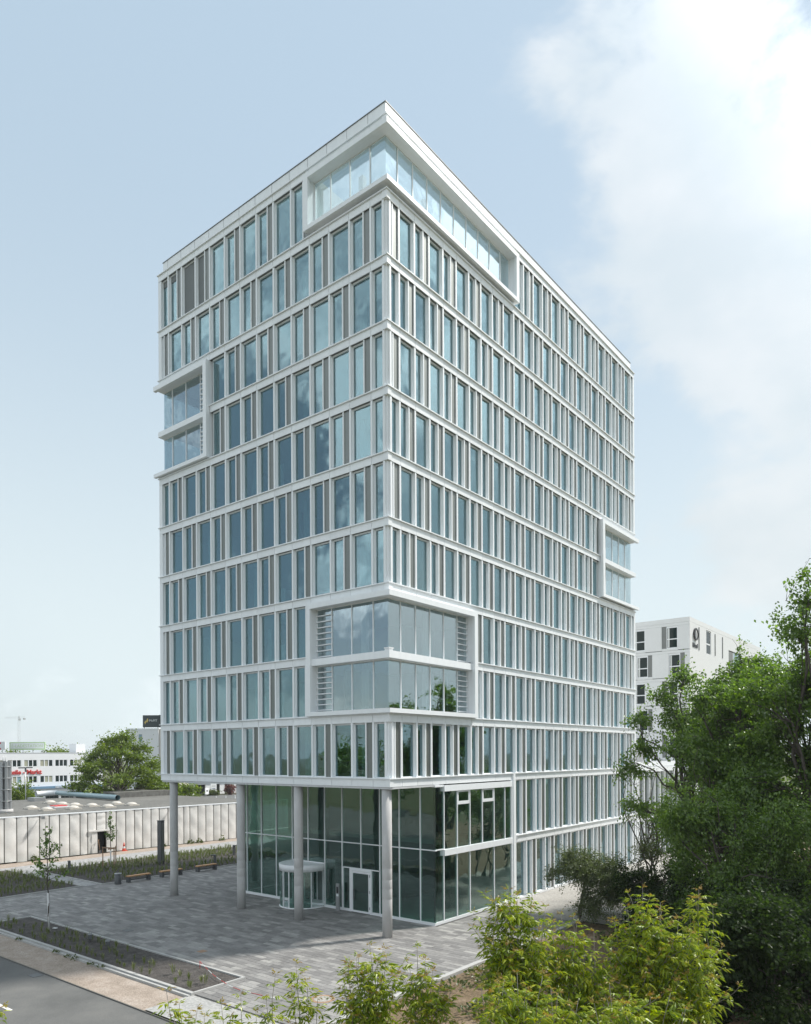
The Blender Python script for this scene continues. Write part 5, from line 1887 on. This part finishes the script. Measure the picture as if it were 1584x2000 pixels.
# weeds and litter plants
def herb_patch(label, name, centres, rad, n, L, seed, mat, zr=.35):
    r = np.random.default_rng(seed)
    P, A = [], []
    for (cx, cy) in centres:
        m_ = int(n * r.uniform(.6, 1.3))
        a, q = r.uniform(0, 6.28, m_), rad * r.uniform(0, 1, m_) ** .6
        P.append(np.stack([cx + q * np.cos(a), cy + q * np.sin(a), r.uniform(0, zr, m_) * (1.1 - q / rad)], -1))
        A.append(np.stack([np.cos(a), np.sin(a), r.uniform(.2, 1.4, m_)], -1) + r.normal(0, .4, (m_, 3)))
    v, f = leaf_cloud(np.concatenate(P), np.concatenate(A), L, L * .3, r)
    o_ = obj(name, mesh_np(name, v, f, [mat]))
    tag(o_, label, 'weeds', None, 'stuff')


herb_patch('weeds along the foot of the tarpaulin wall', 'weeds', [(-45.2, 19.3), (-45.1, 20.4), (-44.9, 23.4), (-45.3, 15.8), (-46.2, 2.6)], .34, 90, .22, 71, M['leaf_herb'], .55)
herb_patch('small weeds at the kerb of the sand strip', 'weeds', [(-11.9, -12.1), (-10.6, -12.15), (-10.0, -12.1), (-8.4, -12.15), (-16, -12.1), (-7.6, -12.1)], .14, 30, .12, 72, M['leaf_herb'], .18)
gc = [(random.uniform(6.6, 24), random.uniform(-22, 9)) for _ in range(210)]
gc = [c for c in gc if random.random() < .25 + .75 * min(1, (c[0] - 6) / 6)]
herb_patch('rough ground cover and herbs on the soil beside the plaza', 'ground_cover', gc, .7, 90, .2, 73, M['leaf_herb'], .5)


# ---- foreground saplings with compound leaves
def compound_leaf(seed):
    """pinnate leaf along +X, drooping, five or seven leaflets"""
    r = np.random.default_rng(seed)
    V, F = [], []

    def leaflet(p, d, ln, w, droop):
        d = np.array(d, float)
        d /= np.linalg.norm(d)
        s_ = np.cross(d, [0, 0, 1])
        s_ /= np.linalg.norm(s_)
        b = len(V)
        p = np.array(p)
        V.extend([p, p + d * ln * .42 + s_ * w + [0, 0, -.10 * ln * droop], p + d * ln * .55 + [0, 0, .10 * ln - .12 * ln * droop], p + d * ln * .42 - s_ * w + [0, 0, -.10 * ln * droop], p + d * ln + [0, 0, -.5 * ln * droop]])
        F.extend([(b, b + 1, b + 4, b + 2), (b, b + 2, b + 4, b + 3)])
    ra = .16
    pr = 2 + (seed % 2)
    for i in range(pr):
        x = ra * (.35 + .6 * i / pr)
        z = -.25 * x * x / ra
        for sgn in (-1, 1):
            leaflet((x, 0, z), (.55 + r.normal(0, .08), sgn * .85, -.15), .115 * r.uniform(.85, 1.15), .021, r.uniform(.7, 1.3))
    leaflet((ra, 0, -.25 * ra), (1, r.normal(0, .1), -.2), .14, .025, 1.1)
    # rachis sliver
    b = len(V)
    V.extend([np.array((0, -.003, 0)), np.array((0, .003, 0)), np.array((ra, .002, -.25 * ra)), np.array((ra, -.002, -.25 * ra))])
    F.append((b, b + 1, b + 2, b + 3))
    return np.array(V), np.array(F)


PROTO = [compound_leaf(s) for s in range(4)]
LEAF_ME = {}
for mname in ('leaf_bright', 'leaf_tip'):
    for i, (v, f) in enumerate(PROTO):
        LEAF_ME[(mname, i)] = mesh_np('leaf', v, f, [M[mname]])


def make_sapling(label, name, base, tops, seed, dens=1.0, spread=1.0, singles=70, leafscale=1.0, zmin=2.6):
    r = np.random.default_rng(seed)
    root = empty(name, base, 0, label, 'sapling' if name == 'sapling' else 'shrub')
    bx, by = base[0], base[1]
    paths = []
    items = []     # (pos, dir, scale, mat)
    for (tx, ty, tz) in tops:
        tip = np.array([tx - bx, ty - by, tz])
        s0 = np.array([r.normal(0, .15), r.normal(0, .15), 0])
        n = 12
        t_ = np.linspace(0, 1, n)[:, None]
        pts = s0 + (tip - s0) * np.concatenate([t_ ** 1.35, t_ ** 1.35, t_], 1)
        pts[1:-1] += r.normal(0, .03, (n - 2, 3))
        paths.append((pts, np.linspace(.022, .005, n)))
        subs = [(pts, tz, max(zmin, tz - 2.8))]
        nb = int(5 * dens)
        for q in range(nb):
            h = r.uniform(max(zmin, tz - 2.6), tz - .45)
            k = np.interp(h, pts[:, 2], np.arange(n))
            p = np.array([np.interp(k, np.arange(n), pts[:, c]) for c in range(3)])
            a = r.uniform(0, 6.28)
            ln = r.uniform(.35, .8) * spread
            e_ = p + np.array([math.cos(a) * ln, math.sin(a) * ln, ln * r.uniform(.7, 1.3)])
            if e_[2] > tz - .1:
                e_[2] = tz - .1
            c = curve_to(p, e_, -.05, 6, r, .1)
            paths.append((c, np.linspace(.010, .004, 6)))
            subs.append((c, e_[2], -9))
        for si, (c, zt_, zlo) in enumerate(subs):
            Ls = np.concatenate([[0], np.cumsum(np.linalg.norm(np.diff(c, axis=0), axis=1))])
            step = .19
            d = Ls[-1]
            ph = r.uniform(0, 3.14)
            first = True
            while d > 0:
                p = np.array([np.interp(d, Ls, c[:, k]) for k in range(3)])
                if p[2] < zlo:
                    break
                rel = (Ls[-1] - d)
                sc = min(1.0, .45 + rel * 1.6) * r.uniform(.85, 1.2) * leafscale
                for sgn in (0, math.pi):
                    a = ph + sgn + r.normal(0, .25)
                    up = .75 - min(1.0, rel * 1.4) * .85 + r.normal(0, .15)
                    items.append((p, (math.cos(a), math.sin(a), up), sc * 1.3, 'leaf_tip' if rel < .10 and r.random() < .55 else 'leaf_bright'))
                if first:
                    items.append((p, (r.normal(0, .3), r.normal(0, .3), 1), .5 * leafscale, 'leaf_tip' if r.random() < .7 else 'leaf_bright'))
                    first = False
                ph += math.pi / 2 + r.normal(0, .2)
                d -= step * r.uniform(.8, 1.25)
    tubes('stem', paths, M['twig'], root, 6)
    # nearest leaves stay single objects, the others are joined
    cx, cy, cz = cam.location.x - bx, cam.location.y - by, cam.location.z
    items.sort(key=lambda it: (it[0][0] - cx) ** 2 + (it[0][1] - cy) ** 2 + (it[0][2] - cz) ** 2)
    JV, JF, JM = [], [], []
    nb_ = 0
    for q, (p, dvec, sc, mn) in enumerate(items):
        a = np.array(dvec, float)
        a /= np.linalg.norm(a)
        b = np.cross([0, 0, 1.0], a)
        nb2 = np.linalg.norm(b)
        b = b / nb2 if nb2 > 1e-3 else np.array([0, 1.0, 0])
        n_ = np.cross(a, b)
        tw = r.normal(0, .35)
        b, n_ = b * math.cos(tw) + n_ * math.sin(tw), n_ * math.cos(tw) - b * math.sin(tw)
        pi_ = int(r.integers(4))
        if q < singles:
            o_ = bpy.data.objects.new('leaf', LEAF_ME[(mn, pi_)])
            COL.objects.link(o_)
            o_.parent = root
            mt_ = Matrix(((a[0], b[0], n_[0], 0), (a[1], b[1], n_[1], 0), (a[2], b[2], n_[2], 0), (0, 0, 0, 1)))
            o_.matrix_basis = Matrix.Translation(Vector(p)) @ mt_ @ Matrix.Scale(sc, 4)
        else:
            v, f = PROTO[pi_]
            w = (v * sc) @ np.stack([a, b, n_]) + p
            JV.append(w)
            JF.append(f + nb_)
            JM.append(np.full(len(f), 0 if mn == 'leaf_bright' else 1))
            nb_ += len(v)
    if JV:
        o_ = obj('foliage', mesh_np('foliage', np.concatenate(JV), np.concatenate(JF), [M['leaf_bright'], M['leaf_tip']], np.concatenate(JM)), root)
        o_['kind'] = 'stuff'
    return root


SAP = [
    ('large bushy yellow green sapling with many tips before the dark thicket', (18.9, -13.2, 0), [[18.7, -13.35, 6.79], [18.42, -13.57, 6.35], [18.19, -13.76, 6.0], [18.0, -13.91, 5.59], [19.02, -13.09, 6.44], [19.35, -12.84, 6.05], [18.56, -13.46, 6.12], [19.58, -12.65, 5.64], [19.76, -12.51, 5.04], [19.9, -12.4, 4.75], [18.33, -13.65, 5.41], [19.11, -13.02, 5.64], [18.83, -13.25, 5.05], [19.39, -12.8, 4.81]], 1.7, 1.15),
    ('slim bright sapling standing clear right of the bushy one', (19.55, -11.9, 0), [[19.53, -11.92, 6.62], [19.79, -11.72, 6.22], [19.34, -12.08, 6.28]], 1.0, .8),
    ('tall bright sapling overlapping the lobby corner', (16.95, -16.1, 0), [[16.79, -16.15, 6.93], [16.94, -16.04, 6.82], [17.2, -15.83, 6.85], [16.61, -16.3, 6.71], [16.49, -16.4, 6.24], [17.42, -15.65, 6.57], [16.72, -16.21, 6.35], [17.07, -15.93, 6.35], [16.5, -16.39, 5.69], [16.85, -16.11, 5.68], [17.24, -15.8, 5.9]], 1.5, .95),
    ('yellowish sapling clump left of the dark elder bush', (17.7, -14.8, 0), [[17.45, -14.99, 6.29], [17.67, -14.81, 6.23], [17.31, -15.1, 5.89], [17.85, -14.67, 5.77], [18.03, -14.53, 5.89], [17.58, -14.89, 5.55], [18.07, -14.49, 5.31], [17.76, -14.74, 4.97]], 1.3, .9),
    ('sapling clump at the bottom centre, left half, before the paving', (14.4, -18.1, 0), [[14.43, -18.04, 5.76], [14.06, -18.33, 5.37], [14.24, -18.19, 5.48], [14.72, -17.81, 5.5], [14.57, -17.93, 5.37], [13.97, -18.4, 5.09], [14.34, -18.11, 5.15], [14.63, -17.88, 4.98], [14.15, -18.27, 4.81], [14.84, -17.71, 5.09]], .9, .75),
    ('sapling clump at the bottom centre with one tall tip on the right', (15.7, -17.7, 0), [[15.54, -17.79, 5.83], [15.67, -17.69, 5.56], [15.42, -17.89, 5.4], [15.8, -17.59, 5.34], [15.5, -17.83, 5.13], [15.92, -17.49, 5.07], [16.09, -17.36, 4.91]], .8, .75),
    ('thin single sapling left of the round manhole cover', (13.3, -18.95, 0), [[13.17, -19.04, 5.38], [13.36, -18.89, 4.99], [13.1, -19.1, 4.82], [13.54, -18.75, 4.59]], .5, .5),
    ('thin sapling with one yellowed leaf pair over the grey paving', (13.45, -20.1, 0), [[13.59, -19.99, 5.43], [13.44, -20.11, 4.93], [13.27, -20.24, 4.67]], .4, .5),
    ('small sapling tips before the concrete drive', (12.85, -20.6, 0), [[12.72, -20.68, 4.83], [13.03, -20.43, 4.99], [12.87, -20.57, 4.57]], .5, .5),
    ('sapling tips in front of the end of the gravel strip', (13.0, -21.8, 0), [[12.73, -21.96, 5.42], [12.92, -21.81, 5.17], [13.18, -21.59, 5.03], [12.84, -21.87, 4.93], [13.3, -21.5, 4.93]], .5, .6),
    ('green twig tip at the left edge over the road', (10.2, -24.0, 0), [[10.29, -23.9, 5.11], [10.14, -24.02, 5.14]], .6, .4),
    ('low sapling thicket at the bottom edge right of the centre', (18.3, -18.1, 0), [[17.68, -18.64, 5.59], [17.94, -18.44, 5.69], [18.2, -18.23, 5.87], [18.57, -17.94, 5.82], [18.79, -17.76, 5.49], [18.34, -18.11, 5.4], [19.08, -17.53, 5.4], [17.76, -18.58, 5.22]], 1.3, .9),
    ('low sapling thicket at the bottom edge under the bushy sapling', (20.1, -17.1, 0), [[19.93, -17.23, 5.67], [19.64, -17.46, 5.77], [20.22, -17.0, 5.53], [19.43, -17.63, 5.4], [20.5, -16.77, 5.58], [20.72, -16.6, 5.35]], 1.4, 1.0),
]
for q, (lb, base, tops, dn, sp_) in enumerate(SAP):
    make_sapling(lb, 'sapling', base, tops, 100 + q, dn, sp_, 80)

# trees across the street (mirrored in the glass)
for q, (x, yy) in enumerate(((-52, -52), (-38, -56), (-24, -50), (-11, -55), (2, -51))):
    make_tree('street_tree', ('first', 'second', 'third', 'fourth', 'fifth')[q] + ' roadside tree from the west, standing across the road', 'tree', (x, yy, 0),
              lumps_in((-3.5, 3.5, -3.5, 3.5, 4.5, 12), 9, 2.4, 80 + q), 110, 26, .5, .22, M['leaf_mid'], .3, (0, 0, 0), 80 + q, 'street trees across the road', .7, 1)

# wooded hill on the horizon
hx = []
for i in range(60):
    a = R(95 + i * 1.6)
    d = 1650
    hh = 16 + 9 * math.sin(i * .31) + 6 * math.sin(i * .83 + 1) + random.uniform(-1, 1)
    hx.append((25 + d * math.cos(a), -30 + d * math.sin(a), hh, a))
V, Fq = [], []
for (x, y_, hh, a) in hx:
    ca, sa = math.cos(a), math.sin(a)
    V += [(x - ca * 200, y_ - sa * 200, -1), (x, y_, hh), (x + ca * 300, y_ + sa * 300, -1)]
for i in range(len(hx) - 1):
    b = 3 * i
    Fq += [(b, b + 3, b + 4, b + 1), (b + 1, b + 4, b + 5, b + 2)]
h = obj('wooded_hill', mesh_np('wooded_hill', V, Fq, [M['hill']]))
h['kind'] = 'structure'

# summer haze: one even body of air round the whole scene
hm, ht, hout = new_mat('haze_air')
pv = nd(ht, 'ShaderNodeVolumePrincipled')
pv.inputs['Color'].default_value = (0.92, 0.96, 1.0, 1)
pv.inputs['Density'].default_value = 0.00022
lk(ht, pv.outputs[0], hout.inputs['Volume'])
hz_ = boxes('haze', [(-4100, 4100, -4100, 4100, -1.3, 52)], hm)
hz_['kind'] = 'stuff'
hz_['label'] = 'thin summer haze in the air over the whole scene'
